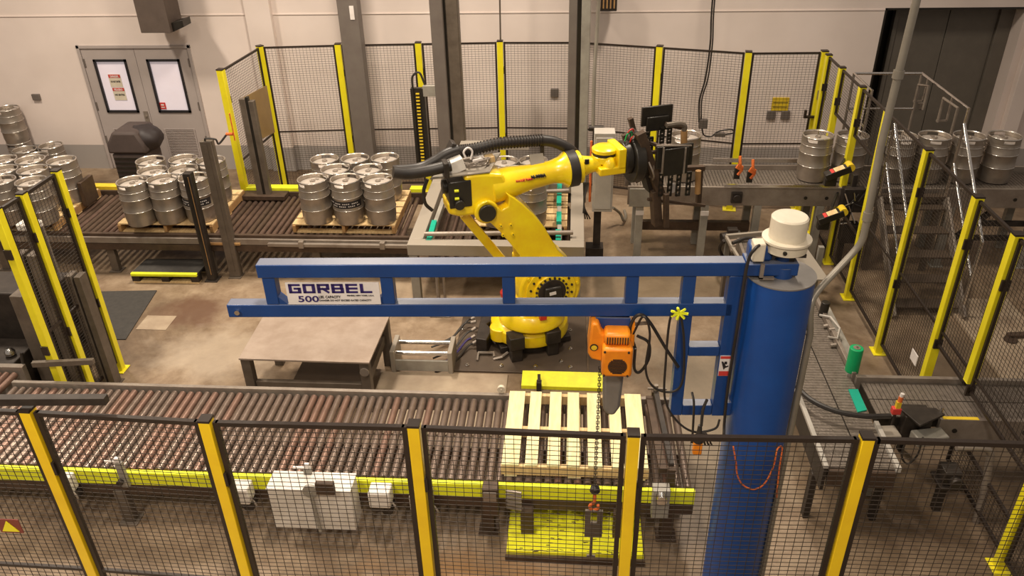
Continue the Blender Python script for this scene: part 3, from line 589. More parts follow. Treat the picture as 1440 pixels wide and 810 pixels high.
# yellow worn floor block under the pallet end
r = thing('yellow_floor_block', 'scuffed bright yellow steel block on the floor under the near pallet', 'block', (0.07, 4.5, 0))
p0 = (-0.453, 4.325, 0.1); p1 = (0.603, 4.351, 0.1); q0 = (-0.437, 4.557, 0.1); 
MB().box(p0[0], p0[1], 0, p1[0], 4.90, 0.10).build('base_plate', 'worn_yellow', r, bevel=0.006)
MB().box(p0[0] - 0.01, p0[1] - 0.02, 0, p1[0] + 0.01, p0[1], 0.06).build('front_edge', 'rusty', r)
def scuff(r, n, x0, x1, y0, y1, z, m='rusty', nm='scuff_marks'):
    s = MB()
    for i in range(n):
        x = random.uniform(x0, x1); y = random.uniform(y0, y1); a = random.uniform(0.01, 0.05); s.cbox((x, y, z), (a, random.uniform(.003, .008), 0.0015), random.uniform(-.3, .3))
    o = s.build(nm, m, r, smooth=False); o['kind'] = 'stuff'
scuff(r, 34, -0.15, 0.35, p0[1] + 0.06, 4.75, 0.1008); scuff(r, 26, p0[0] + .02, p1[0] - .02, p0[1], p0[1] + 0.03, 0.1008)
# things hanging at the pallet end
r = thing('actuator_block', 'grimy brown actuator with cables under the conveyor left of yellow block', 'actuator', (-0.66, 4.5, 0.1))
p = (-0.578, 4.5, 0.477); MB().box(p[0] - 0.06, 4.46, p[2] - 0.16, p[0] + 0.06, 4.56, p[2] + 0.12).build('body', 'rusty', r, bevel=0.006)
MB().box(p[0] - 0.05, 4.44, p[2] + 0.02, p[0] + 0.05, 4.458, p[2] + 0.1).build('face_plate', 'rail_grey', r)
for i in range(6):
    z = p[2] + 0.08 - i * 0.035; MB().tube([(p[0] + 0.12, 4.50, z), (p[0] + 0.24, 4.48, z)], 0.011, 8).build('fitting', 'rail_grey', r)
r = thing('actuator_block', 'grey actuator under the right end of the near conveyor', 'actuator', (0.9, 4.5, 0.1))
p = (0.713, 4.5, 0.481); MB().box(p[0] - 0.06, 4.48, p[2] - 0.14, p[0] + 0.07, 4.58, p[2] + 0.14).build('body', 'frame_grey', r, bevel=0.006)
MB().cyl((p[0], 4.42, p[2] + 0.1), (p[0], 4.48, p[2] + 0.1), 0.04).build('fitting', 'chrome', r)
r = thing('guide_post', 'brown pallet guide at the right end of the near conveyor with tee clamp', 'guide', (0.95, 5.3, 0.5))
a = (0.753, 5.558, 0.72); b = (0.796, 4.657, 0.72); MB().bar(a, b, 0.04, 0.05).build('guide_bar', 'grimy_black', r)
MB().bar((a[0] - 0.05, a[1], a[2] - 0.06), (b[0] - 0.06, b[1], b[2] - 0.06), 0.06, 0.05).build('backing', 'rusty', r)
MB().bar((a[0] - 0.07, a[1], a[2] + 0.04), (a[0] + 0.09, a[1], a[2] + 0.04), 0.015, 0.015).cyl((a[0], a[1], a[2]), (a[0], a[1], a[2] + 0.08), 0.018).build('tee_clamp', 'rail_grey', r)
MB().box(b[0] - 0.03, b[1] - 0.05, ZD - 0.1, b[0] + 0.03, b[1], b[2]).box(a[0] - 0.03, a[1], ZD - 0.1, a[0] + 0.03, a[1] + 0.05, a[2]).build('support', 'rusty', r)
c = (-0.588, 5.676, 0.6); tag(MB().cyl((c[0], c[1] - 0.01, c[2] + 0.02), (c[0], c[1] + 0.02, c[2] + 0.02), 0.035, 20).cyl((c[0], c[1] - 0.016, c[2] + 0.02), (c[0], c[1] - 0.01, c[2] + 0.02), 0.008, 8).build('reflector_disc', 'cream'), 'round white reflector disc on the far rail left of pallet', 'reflector')

# ================================================================ robot on its floor plate
pl_ = thing('robot_floor_plate', 'bolted dark steel floor plate under the yellow robot', 'floor plate', (-0.5, 7.2, 0))
A = (-1.223, 6.751, 0.02); B = (0.216, 6.81, 0.02)
MB().box(A[0], A[1], 0, B[0] - 0.02, A[1] + 1.25, 0.022).build('plate', 'plate_brown', pl_, bevel=0.004)
MB().box(B[0] - 0.0, A[1] + 0.03, 0, B[0] + 0.16, A[1] + 1.25, 0.016).build('side_plate', 'plate_brown', pl_, bevel=0.004)
bm_ = MB().lathe([(0.0, 0.022), (0.022, 0.022), (0.022, 0.034), (0.012, 0.036), (0.012, 0.048), (0, 0.05)], 8).mesh('bolt', 'chrome')
for q in ((-1.061, 6.845, 0.03), (-0.7, 6.847, 0.03), (-0.341, 6.849, 0.03), (-0.075, 6.949, 0.03), (0.024, 6.851, 0.03), (0.021, 7.19, 0.03), (0.018, 7.554, 0.03), (-0.081, 7.772, 0.03), (0.024, 7.898, 0.03), (-1.182, 7.143, 0.03), (-1.192, 7.538, 0.03)):
    share('bolt', bm_, pl_, (q[0], q[1], 0))
TH = R(20)
rb = thing('industrial_robot', 'large bright yellow six axis robot arm bolted to the floor plate', 'robot', (-0.4, 7.35, 0), TH)
Y_ = 'robot_yellow'
def L(name, mb, m, parent=None, **k): return mb.build(name, m, parent or rb, local=True, **k)
base = L('base', MB().lathe([(0.42, 0.13), (0.43, 0.17), (0.42, 0.26), (0.38, 0.30), (0.34, 0.33), (0.0, 0.33)], 36, (0.0, 0.10, 0)), Y_, bevel=0.008)
L('pedestal', MB().lathe([(0.36, 0.022), (0.36, 0.13), (0, 0.13)], 24, (0, 0.1, 0)).cbox((0, 0.1, 0.06), (0.8, 0.5, 0.07)), 'grimy_black', bevel=0.008)
for (x, y), s_ in (((-0.27, -0.30), 0), ((0.13, -0.30), 0)):
    L('leveling_block', MB().box(x - 0.08, y - 0.07, 0.18, x + 0.08, y + 0.10, 0.33).box(x - 0.06, y - 0.05, 0.022, x + 0.06, y + 0.06, 0.18), 'grimy_black', bevel=0.008)
L('turret', MB().lathe([(0.36, 0.33), (0.36, 0.40), (0.33, 0.46), (0.30, 0.50), (0, 0.50)], 32).box(-0.12, -0.02, 0.40, 0.40, 0.34, 0.98), Y_, bevel=0.02)
L('base_lug', MB().lathe([(0.11, 0.0), (0.11, 0.15), (0, 0.15)], 20, (-0.36, 0.0, 0.13)), Y_, bevel=0.01)
J2 = (0.12, 0.793)
def disc(name, c, y0, y1, r_, m, parent=None, n=40, bev=0.006):
    return L(name, MB().cyl((c[0], y0, c[1]), (c[0], y1, c[1]), r_, n), m, parent, bevel=bev)
hub = disc('shoulder_hub', J2, -0.28, 0.18, 0.335, Y_, bev=0.025)
disc('shoulder_ring', J2, -0.30, -0.27, 0.27, Y_)
disc('shoulder_inner_ring', J2, -0.325, -0.29, 0.19, Y_)
disc('shoulder_recess', J2, -0.335, -0.32, 0.15, 'grimy_black')
L('shoulder_motor', MB().cbox((J2[0], -0.355, J2[1] - 0.005), (0.18, 0.05, 0.17)), 'black_plate', bevel=0.015)
L('motor_label', MB().cbox((J2[0] - 0.01, -0.382, J2[1] + 0.02), (0.07, 0.003, 0.035), ry=-0.1), 'label_white')
bs = MB().cyl((0, -0.012, 0), (0, 0.0, 0), 0.013, 8).mesh('bolt', 'grimy_black')
for n_, rr, yy in ((16, 0.225, -0.301), (20, 0.168, -0.326)):
    for k in range(n_):
        a = 2 * PI * (k + 0.5) / n_; o = bpy.data.objects.new('bolt', bs); C.objects.link(o); o.parent = rb; o.location = (J2[0] + rr * math.cos(a), yy, J2[1] + rr * math.sin(a))
yb = MB().cyl((0, -0.02, 0), (0, 0.0, 0), 0.017, 10).mesh('bolt', Y_)
for k in range(8):
    a = 2 * PI * (k + 0.2) / 8; o = bpy.data.objects.new('bolt', yb); C.objects.link(o); o.parent = rb; o.location = (J2[0] + 0.29 * math.cos(a), -0.278, J2[1] + 0.29 * math.sin(a))
# lower arm
J3 = (-0.501, 1.729)
low = [(-0.585, 1.734), (-0.546, 1.833), (-0.489, 1.855), (-0.42, 1.8), (-0.351, 1.73), (-0.286, 1.758), (-0.276, 1.847), (-0.303, 1.902), (-0.219, 1.838), (-0.142, 1.767), (-0.027, 1.636), (0.083, 1.479), (0.158, 1.332), (0.22, 1.209), (0.408, 0.978), (0.459, 0.799), (0.414, 0.633), (0.208, 0.513), (-0.044, 0.613), (-0.157, 0.841), (-0.168, 1.093), (-0.181, 1.21), (-0.288, 1.372), (-0.387, 1.513), (-0.483, 1.628)]
la = L('lower_arm', MB().prism(low, -0.20, 0.10), Y_, bevel=0.035, seg=3)
disc('elbow_cap', J3, -0.235, -0.19, 0.085, 'black_plate', la)
disc('elbow_hub', J3, -0.20, 0.22, 0.12, Y_, bev=0.015)
ec = (-0.296, 1.725)
disc('elbow_drive', ec, -0.04, 0.2, 0.115, 'grimy_black'); disc('elbow_drive_ring', ec, -0.07, -0.035, 0.09, 'rail_grey')
for q in ((-0.369, 1.572), (-0.269, 1.564), (-0.351, 1.468), (-0.249, 1.46)):
    o = bpy.data.objects.new('bolt', yb); C.objects.link(o); o.parent = rb; o.location = (q[0], -0.20, q[1])
    L('bolt_centre', MB().cyl((q[0], -0.222, q[1]), (q[0], -0.219, q[1]), 0.007, 6), 'grimy_black')
# upper arm: cast elbow block then tapering round forearm
ub = [(-0.688, 2.103), (-0.577, 2.109), (-0.452, 2.1), (-0.313, 2.074), (-0.246, 1.926), (-0.319, 1.862), (-0.386, 1.781), (-0.481, 1.735), (-0.568, 1.687), (-0.639, 1.69), (-0.766, 1.694), (-0.862, 1.731), (-0.868, 1.851), (-0.73, 1.831), (-0.66, 1.843), (-0.689, 1.943)]
L('elbow_casting', MB().prism(ub, -0.14, 0.14), Y_, bevel=0.03, seg=3)
ax = [(-0.406, 1.9), (-0.218, 1.926), (-0.007, 1.95), (0.214, 1.973), (0.31, 1.983), (0.369, 1.983)]
ax = [(p[0], 0, p[1]) for p in ax]
L('forearm', MB().tube(ax, 0.1, 28, True, [0.165, 0.155, 0.125, 0.115, 0.135, 0.185]), Y_, bevel=0.006)
w0 = Vector(ax[-1]); wd = (Vector(ax[-1]) - Vector(ax[-3])).normalized()
L('wrist_seal', MB().cyl(w0, w0 + wd * 0.10, 0.185, 28), 'rubber', bevel=0.008)
L('wrist_ring', MB().cyl(w0 + wd * 0.10, w0 + wd * 0.145, 0.165, 28), Y_, bevel=0.006)
ring_bolt = MB().cyl((0, 0, 0), (0.006, 0, 0), 0.008, 6).mesh('bolt', 'grimy_black')
for k in range(18):
    a = 2 * PI * k / 18; pr = Matrix.Rotation(a, 3, wd) @ wd.orthogonal().normalized() * 0.145 + w0 + wd * 0.144
    o = bpy.data.objects.new('bolt', ring_bolt); C.objects.link(o); o.parent = rb; o.location = pr
we = (0.715, 2.005)
L('wrist_forearm', MB().tube([w0 + wd * 0.145, w0 + wd * 0.25, Vector((we[0], 0, we[1]))], 0.1, 24, True, [0.115, 0.085, 0.075]), Y_, bevel=0.008)
q = (0.554, 2.071); L('wrist_cover', MB().cbox((q[0], -0.088, q[1] + 0.0), (0.045, 0.02, 0.05)), 'black_plate', bevel=0.004)
jc = (0.781, 2.049); z_ = jc[1]
L('wrist_housing', MB().lathe([(0.07, -0.05), (0.13, -0.03), (0.13, 0.03), (0.105, 0.035), (0.105, 0.06), (0.13, 0.065), (0.13, 0.10), (0.10, 0.12), (0.0, 0.125)], 28, (jc[0], 0.02, z_)), Y_, bevel=0.004)
L('wrist_band', MB().lathe([(0.112, 0.03), (0.122, 0.035), (0.122, 0.062), (0.112, 0.066)], 28, (jc[0], 0.02, z_)), 'rubber')
f0 = (0.669, 1.966); f1 = (0.944, 1.93); f2 = (0.894, 2.161)
L('wrist_fork', MB().box(f0[0], -0.16, f0[1] - 0.045, f1[0], 0.02, f0[1] + 0.035).box(f1[0] - 0.085, -0.16, f0[1], f1[0], 0.16, f2[1] + 0.02), Y_, bevel=0.012)
L('fork_boss', MB().lathe([(0.07, 0), (0.06, 0.05), (0.03, 0.09), (0, 0.1)], 18, (jc[0] + 0.01, -0.09, f0[1] + 0.03)), Y_)
# tie rod and rear motors
t0 = (-0.675, 1.614); t1 = (-0.169, 0.836)
L('tie_rod', MB().bar((t0[0], 0.1, t0[1]), (t1[0], 0.1, t1[1]), 0.10, 0.09), 'robot_yellow', bevel=0.008)
m0 = (-0.758, 1.927)
L('elbow_motor', MB().cbox((m0[0] + 0.02, -0.02, m0[1] + 0.0), (0.22, 0.26, 0.27)).cyl((m0[0] - 0.13, -0.02, m0[1] + 0.05), (m0[0] - 0.05, -0.02, m0[1] + 0.05), 0.07).cyl((m0[0], -0.2, m0[1] - 0.09), (m0[0], -0.1, m0[1] - 0.09), 0.05), 'black_plate', bevel=0.01)
for dx, dz in ((-0.02, 0.05), (-0.02, -0.03)): L('connector', MB().cyl((m0[0] + dx - .02, -0.16, m0[1] + dz), (m0[0] + dx + .02, -0.165, m0[1] + dz), 0.014), 'rail_yellow')
# cable tray plate, boxes, dress hoses
tr = [(-1.039, 2.068), (-0.875, 2.067), (-0.399, 2.076), (-0.309, 2.246), (-0.74, 2.236)]
tc0 = (-1.017, 2.126); tc1 = (-0.443, 2.121); tc2 = (-0.253, 2.181); tc3 = (-0.709, 2.166)
tray = L('cable_tray', MB().add([(tc0[0], -0.14, tc0[1]), (tc1[0], -0.14, tc1[1]), (tc2[0], 0.16, tc2[1]), (tc3[0], 0.16, tc3[1]), (tc0[0], -0.14, tc0[1] - 0.012), (tc1[0], -0.14, tc1[1] - 0.012), (tc2[0], 0.16, tc2[1] - 0.012), (tc3[0], 0.16, tc3[1] - 0.012)],
    [(0, 1, 2, 3), (7, 6, 5, 4), (0, 4, 5, 1), (1, 5, 6, 2), (2, 6, 7, 3), (3, 7, 4, 0)]), 'frame_beige')
q = (-0.772, 2.169); L('junction_box', MB().cbox((q[0], -0.02, q[1] + 0.01), (0.21, 0.15, 0.12), ry=-0.3), 'white_paint', tray, bevel=0.006)
q = (-0.509, 2.195); L('connector_block', MB().cbox((q[0], 0.05, q[1] - 0.02), (0.12, 0.1, 0.06), ry=-0.15), 'label_white', tray, bevel=0.006)
q = (-0.396, 2.195); L('connector_block', MB().cbox((q[0], 0.05, q[1] - 0.02), (0.09, 0.1, 0.06), ry=-0.1), 'wood', tray, bevel=0.006)
cb = MB(); random.seed(3); q = (-0.557, 2.166)
for i in range(9):
    a0 = random.uniform(0, 6); pts = [(q[0] + 0.13 * math.cos(a0 + t * 0.9) * random.uniform(.8, 1.2), -0.03 + 0.06 * math.sin(a0 + t * 0.9), q[1] + 0.02 + 0.03 * math.sin(t + i)) for t in range(7)]
    cb.tube(curve(pts, 4), 0.006, 5)
L('cable_loops', cb, 'rail_grey', tray)
cl = [(-0.637, 2.23), (-0.655, 2.289), (-0.612, 2.326), (-0.572, 2.286), (-0.59, 2.21)]
L('white_cable', MB().tube(curve([(p[0], 0, p[1]) for p in cl]), 0.010, 6), 'label_white', tray)
def hose(name, pts, rad, y, m='rubber', ribs=False):
    pts = curve([(p[0], yy, p[1]) for p, yy in zip(pts, y)], 8)
    o = L(name, MB().tube(pts, rad, 12), m)
    if ribs:
        rbm = MB(); acc = 0.0
        for a, b in zip(pts[:-1], pts[1:]):
            a = Vector(a); b = Vector(b); n_ = max(1, int((b - a).length / 0.022)); d = (b - a).normalized()
            for k in range(n_): p = a.lerp(b, k / n_); rbm.cyl(p, p + d * 0.010, rad * 1.22, 12)
        L('rib', rbm, 'grimy_black', o)['kind'] = 'stuff'
    return o
hose('dress_hose', [(-1.35, 2.239), (-1.209, 2.206), (-1.043, 2.205), (-0.895, 2.22), (-0.814, 2.231)], 0.055, [-.15, -.15, -.14, -.14, -.14])
hose('dress_hose', [(-1.325, 2.172), (-1.076, 2.168), (-0.923, 2.22), (-0.809, 2.276), (-0.691, 2.304)], 0.05, [0.05] * 5)
hose('ribbed_hose', [(-0.716, 2.268), (-0.542, 2.268), (-0.294, 2.295), (-0.044, 2.286), (0.173, 2.274)], 0.05, [0.1] * 5, ribs=True)
hose('dress_hose', [(0.136, 2.279), (0.283, 2.239), (0.432, 2.154), (0.524, 2.046)], 0.055, [0.1, 0.1, 0.08, 0.1])
hose('hose_loop', [(-1.035, 2.107), (-1.077, 1.998), (-1.073, 1.866), (-1.011, 1.783)], 0.017, [-.1] * 4)
q = (0.151, 2.197); L('hose_bracket', MB().cbox((q[0], 0.1, q[1]), (0.03, 0.05, 0.16)), 'grimy_black')
q = (0.075, 2.125); L('hose_saddle', MB().cbox((q[0], 0.02, q[1] - 0.02), (0.14, 0.02, 0.13), rx=-0.5), 'frame_beige', bevel=0.003)
q = (-0.867, 2.208); L('hose_clamp', MB().cbox((q[0], -0.15, q[1]), (0.05, 0.13, 0.15)), 'grimy_black', bevel=0.01)
q = (-0.765, 2.267); L('hose_clamp', MB().cbox((q[0], 0.1, q[1] + 0.03), (0.05, 0.13, 0.16), ry=0.5), 'grimy_black', bevel=0.01)
for q in ((-0.375, 0.866), (0.018, 0.568)):
    L('red_valve', MB().lathe([(0.0, -0.045), (0.045, -0.03), (0.05, 0.01), (0.03, 0.04), (0, 0.045)], 12, (q[0], -0.3, q[1])).cbox((q[0], -0.33, q[1] - 0.05), (0.07, 0.05, 0.05)), 'red')
# arm lettering
ML = rb.matrix_basis @ Matrix.Translation((0, 0, 0))
q0 = (-0.189, 1.974); q1 = (0.12, 1.984)
sl = math.atan2(q1[1] - q0[1], q1[0] - q0[0])
def arm_m(p, off): return rb.matrix_basis @ Matrix.Translation((p[0], off, p[1])) @ Matrix.Rotation(-sl, 4, 'Y') @ Matrix.Rotation(PI / 2, 4, 'X') @ Matrix.Rotation(0, 4, 'Z')
text('lettering', 'FANUC Robot', 0.030, 'ink_red', rb, arm_m(q0, -0.135), 0.17, 0.0, 0.012)
text('lettering', 'M-900iA', 0.042, 'ink_black', rb, arm_m((-0.032, 1.986), -0.128), 0.15, 0.0012, 0.012)
# gripper on the wrist
gp = L('flange', MB().cyl((f1[0], 0, jc[1] - 0.02), (f1[0] + 0.09, 0, jc[1] - 0.02), 0.17, 28).cyl((f1[0] + 0.09, 0, jc[1] - 0.05), (f1[0] + 0.20, 0, jc[1] - 0.05), 0.235, 28).cyl((f1[0] + 0.20, 0, jc[1] - 0.08), (f1[0] + 0.27, 0, jc[1] - 0.08), 0.15, 20), 'black_plate', bevel=0.012)
gr = L('keg_gripper', MB().bar(((1.073, 2.296)[0], -0.0, (1.073, 2.296)[1]), ((1.279, 1.642)[0], -0.0, (1.279, 1.642)[1]), 0.16, 0.05), 'grimy_black')
g = MB()
def gbar(p, q, w_, y0, y1=None, h_=None): g.bar((p[0], y0, p[1]), (q[0], y0 if y1 is None else y1, q[1]), w_, h_ or w_)
gbar((1.087, 2.316), (1.361, 1.615), 0.075, -0.12, h_=0.09); gbar((1.039, 2.219), (1.22, 1.682), 0.05, 0.14, h_=0.06); gbar((1.155, 2.33), (1.312, 1.843), 0.05, 0.28)
gbar((1.125, 2.066), (1.667, 2.06), 0.035, -0.05); gbar((1.148, 2.198), (1.427, 2.089), 0.035, 0.1, -0.15); gbar((1.209, 1.857), (1.897, 1.797), 0.06, 0.0, h_=0.05)
gbar((1.301, 1.671), (1.354, 1.272), 0.09, -0.1, h_=0.10); gbar((1.382, 1.66), (1.411, 1.28), 0.05, -0.2)
gbar((1.227, 1.578), (1.897, 1.408), 0.03, -0.1); gbar((1.458, 2.292), (1.678, 2.222), 0.045, 0.1); gbar((1.855, 1.803), (1.873, 1.403), 0.05, 0.0)
L('gripper_frame', g, 'rusty', gr, bevel=0.004)
def plate_(x0, y0, x1, y1, off, n_):
    L(n_, MB().box(x0[0], off - 0.015, x1[1], x1[0], off + 0.015, x0[1]), 'black_plate', gr, bevel=0.006)
plate_((1.219, 2.473), None, (1.555, 2.273), None, 0.15, 'clamp_plate'); plate_((1.264, 2.372), None, (1.502, 2.225), None, 0.12, 'clamp_plate')
plate_((1.218, 2.196), None, (1.606, 1.968), None, -0.25, 'clamp_plate'); plate_((1.28, 2.177), None, (1.543, 1.897), None, -0.285, 'clamp_plate')
e0 = (1.203, 2.208); e1 = (1.578, 2.176); L('plate_edge', MB().bar((e0[0], -0.27, e0[1] + .01), (e1[0], -0.27, e1[1]), 0.02, 0.012), 'rail_grey', gr)
for px_ in ((1.264, 2.204), (1.501, 2.174)):
    L('plate_rib', MB().box(px_[0] - .008, -0.31, px_[1] - 0.27, px_[0] + .008, -0.30, px_[1]), 'rail_grey', gr)
def punched(p, q, off):
    b = MB(); w_ = 0.024; x = (p[0] + q[0]) / 2; z0, z1 = q[1], p[1]; n_ = 4
    b.box(x - w_, off - 0.012, z0, x - w_ + 0.010, off + 0.012, z1).box(x + w_ - 0.010, off - 0.012, z0, x + w_, off + 0.012, z1)
    for k in range(n_ + 1):
        z = z0 + (z1 - z0) * k / n_; b.box(x - w_, off - 0.012, z - 0.012, x + w_, off + 0.012, z + 0.012)
    L('punched_bar', b, 'black_plate', gr)
for p, q, o_ in (((1.328, 1.86), (1.346, 1.631), -.15), ((1.431, 1.846), (1.451, 1.616), -.15), ((1.527, 1.833), (1.548, 1.603), -.15), ((1.638, 1.834), (1.662, 1.595), -.15),
    ((1.43, 2.251), (1.442, 2.098), .1), ((1.51, 2.242), (1.523, 2.089), .1), ((1.261, 2.211), (1.271, 2.058), .1), ((1.263, 2.199), (1.273, 2.063), .0)): punched(p, q, o_)
L('clamp_pad', MB().cyl(((1.52, 1.649)[0], -0.08, (1.52, 1.649)[1]), ((1.52, 1.649)[0], -0.05, (1.52, 1.649)[1]), 0.05, 18), 'label_white', gr)
p = (1.627, 2.231); q = (1.642, 2.078)
L('air_cylinder', MB().cyl((p[0], 0, p[1]), (q[0], 0, q[1] - 0.02), 0.034, 14), 'end_wood', gr); L('elbow_pipe', MB().tube(curve([(p[0], 0, p[1]), (p[0], 0, p[1] + 0.05), (p[0] - 0.06, 0, p[1] + 0.08), (p[0] - 0.2, 0, p[1] + 0.08)], 4), 0.028), 'post_grey', gr)
p = (1.777, 1.82); q = (1.796, 1.563); L('air_cylinder', MB().cyl((p[0], -.1, p[1]), (q[0], -.1, q[1]), 0.03, 14), 'end_wood', gr)
for i, m_ in enumerate(('red', 'green', 'red', 'label_white')):
    q = [(1.02, 2.287), (1.007, 2.26), (1.055, 2.217), (1.084, 2.236)][i]
    L('air_line', MB().tube(curve([(q[0] - 0.03, -0.02, q[1] - 0.05), (q[0] - 0.02, -0.05, q[1] + 0.03), (q[0] + 0.04, -0.02, q[1] + 0.03), (q[0] + 0.05, 0, q[1] - 0.05)], 5), 0.008, 6), m_, gr)
L('wiring', MB().tube(curve([(f1[0] + 0.25, -0.1, jc[1] + 0.02), (f1[0] + 0.3, -0.15, jc[1] - 0.1), (f1[0] + 0.28, -0.12, jc[1] - 0.22)]), 0.012).tube(curve([(f1[0] + 0.22, -0.2, jc[1] - 0.02), (f1[0] + 0.26, -0.25, jc[1] - 0.14), (f1[0] + 0.3, -0.15, jc[1] - 0.24)]), 0.01), 'rail_grey', gr)

# valve manifold beside the robot base
r = thing('cable_manifold', 'grey connector block with cables left of the robot base', 'connector block', (-0.95, 7.15, 0))
a = (-0.964, 7.066, 0.2); b = (-0.878, 7.61, 0.2)
MB().prismz([(-0.99, 7.092, 0.2)[:2], (-0.873, 7.069, 0.2)[:2], (-0.831, 7.278, 0.2)[:2], (-0.904, 7.389, 0.2)[:2], (-0.834, 7.478, 0.2)[:2], (-0.878, 7.61, 0.2)[:2], (-0.974, 7.607, 0.2)[:2]], 0.022, 0.2).build('body', 'grimy_black', r, bevel=0.008)
for i, (s0, s1) in enumerate((((-1.03, 7.505, 0.15), (-1.178, 7.519, 0.1)), ((-1.023, 7.375, 0.15), (-1.13, 7.319, 0.1)), ((-1.055, 7.593, 0.15), (-1.153, 7.579, 0.1)), ((-1.02, 7.265, 0.12), (-1.118, 7.21, 0.08)), ((-0.997, 7.185, 0.1), (-1.087, 7.144, 0.06)))):
    s0 = Vector(s0); s1 = Vector(s1); MB().cyl(s0, s0.lerp(s1, 0.4), 0.02, 10).build('plug', 'rail_grey', r)
    MB().tube(curve([s0.lerp(s1, 0.4), s1, s1 + Vector((-0.12, -0.25, -0.04)), s1 + Vector((-0.3, -0.42, -0.03 - 0.005 * i))]), 0.011, 6).build('cable', 'ink_blue' if i == 3 else 'rubber', r)
for lb, pts in (('white bent steel offcut lying on the robot floor plate, left one', ((-0.964, 6.926, 0.03), (-0.961, 7.043, 0.05), (-0.8, 7.049, 0.05), (-0.789, 6.999, 0.03))), ('white bent steel strip lying on the robot floor plate, right one', ((-0.793, 6.959, 0.03), (-0.702, 6.974, 0.05), (-0.648, 7.055, 0.05)))):
    tag(MB().tube(pts, 0.016, 6).build('steel_offcut', 'rail_grey'), lb, 'bracket')
r = thing('yellow_ramp', 'bright yellow sloped guard plate behind the near pallet', 'guard', (-0.06, 6.534, 0))
a = (-0.464, 6.673, 0.1); b = (0.392, 6.671, 0.1); c = (0.361, 6.488, 0.04); d = (-0.469, 6.5, 0.04)
MB().add([a, b, c, d, (a[0], a[1], 0), (b[0], b[1], 0), (c[0], c[1], 0), (d[0], d[1], 0)], [(3, 2, 1, 0), (4, 5, 6, 7), (0, 1, 5, 4), (1, 2, 6, 5), (2, 3, 7, 6), (3, 0, 4, 7)]).build('sloped_plate', 'worn_yellow', r)
c = (-0.287, 6.452, 0.1); MB().cbox((c[0], c[1], 0.08), (0.05, 0.06, 0.10)).bar((c[0], c[1], 0.12), (c[0] - 0.005, c[1] + 0.12, 0.12), 0.03, 0.03).build('clamp', 'grimy_black', r)

# ================================================================ lift frame behind the robot
r = thing('stretch_frame', 'grey square steel frame with tall mast columns behind the robot', 'machine frame', (-0.8, 8.8, 0))
x0, x1, y0, y1, zf = -1.86, 0.16, 8.05, 10.0, 0.82
MB().box(x0, y0, zf - 0.14, x1, y0 + 0.16, zf).build('near_beam', 'frame_beige', r, bevel=0.006)
MB().box(x0, y1 - 0.14, zf - 0.14, x1, y1, zf).build('far_beam', 'frame_beige', r, bevel=0.006)
MB().box(x0 + 0.0, y0 + 0.161, zf - 0.14, x0 + 0.16, y1 - 0.141, zf).build('side_beam', 'frame_beige', r, bevel=0.006)
MB().box(x1 - 0.16, y0 + 0.161, zf - 0.14, x1, y1 - 0.141, zf).build('side_beam', 'frame_beige', r, bevel=0.006)
for x, y in ((x0 + 0.06, y0 + 0.06), (x1 - 0.08, y0 + 0.08), (x0 + .08, y1 - .08), (x1 - .08, y1 - .08)): MB().box(x - 0.05, y - 0.05, 0, x + 0.05, y + 0.05, zf - 0.141).build('leg', 'frame_grey', r, bevel=0.004)
for (xa, xb, ya, yb_, m) in ((-1.74, -1.58, 9.95, 10.12, 'column_grey'), (-1.55, -1.40, 9.98, 10.15, 'post_grey')):
    MB().box(xa, ya, 0.5, xb, yb_, 6.8).build('mast_column', m, r, bevel=0.01)
MB().box(-1.585, 10.0, 0.5, -1.545, 10.1, 6.8).build('mast_slot', 'black_plate', r)
for (xa, xb, m) in ((-0.06, 0.04, 'column_grey'), (0.09, 0.20, 'frame_grey')): MB().box(xa, 9.95, 0.5, xb, 10.12, 6.8).build('mast_column', m, r, bevel=0.01)
MB().box(0.04, 9.97, 0.5, 0.09, 10.1, 6.8).build('mast_slot', 'black_plate', r)
MB().box(-1.45, 9.86, 1.28, -0.55, 10.0, 1.36).build('mast_shelf', 'frame_beige', r, bevel=0.004)
MB().cbox((-1.78, 10.0, 2.02), (0.24, 0.06, 0.14)).build('chain_bracket', 'frame_grey', r, bevel=0.004)
g0 = (-1.675, 8.611, 0.86); 
MB().tube([(-1.676, 8.209, 0.88), (0.032, 8.292, 0.88)], 0.028, 10).build('guide_rod', 'rail_grey', r)
MB().tube([(-1.019, 9.379, 0.88), (-0.027, 9.49, 0.88)], 0.028, 10).build('guide_rod', 'rail_grey', r)
for q0, q1 in (((-1.641, 8.247, 0.76), (-1.637, 9.436, 0.76)), ((-0.121, 8.29, 0.76), (-0.158, 9.763, 0.76))):
    MB().bar(q0, q1, 0.05, 0.05).build('side_chain_guide', 'frame_grey', r)
for q0, q1 in (((-1.626, 8.169, 0.8), (-1.641, 8.697, 0.8)), ((-0.136, 8.211, 0.8), (-0.142, 8.486, 0.8)), ((-0.138, 8.696, 0.8), (-0.143, 8.976, 0.8)), ((-0.148, 9.227, 0.8), (-0.152, 9.907, 0.8))):
    MB().bar(q0, q1, 0.06, 0.05).build('green_strip', 'teal', r)
MB().box(-1.7, 8.35, 0.42, 0.0, 9.85, 0.46).build('lift_bed', 'rusty', r)
for i in range(14): MB().cyl((-1.6 + i * 0.12, 8.4, 0.50), (-1.6 + i * 0.12, 9.8, 0.50), 0.024, 10).build('roller', 'roller_dark', r)
MB().tube([(-1.754, 8.221, 0.66), (-0.84, 8.265, 0.66)], 0.012, 8).build('chrome_rod', 'chrome', r)
q = (-1.64, 8.125, 0.74); MB().cyl(q, (q[0], q[1] - 0.05, q[2]), 0.03, 12).build('red_knob', 'ink_red', r)
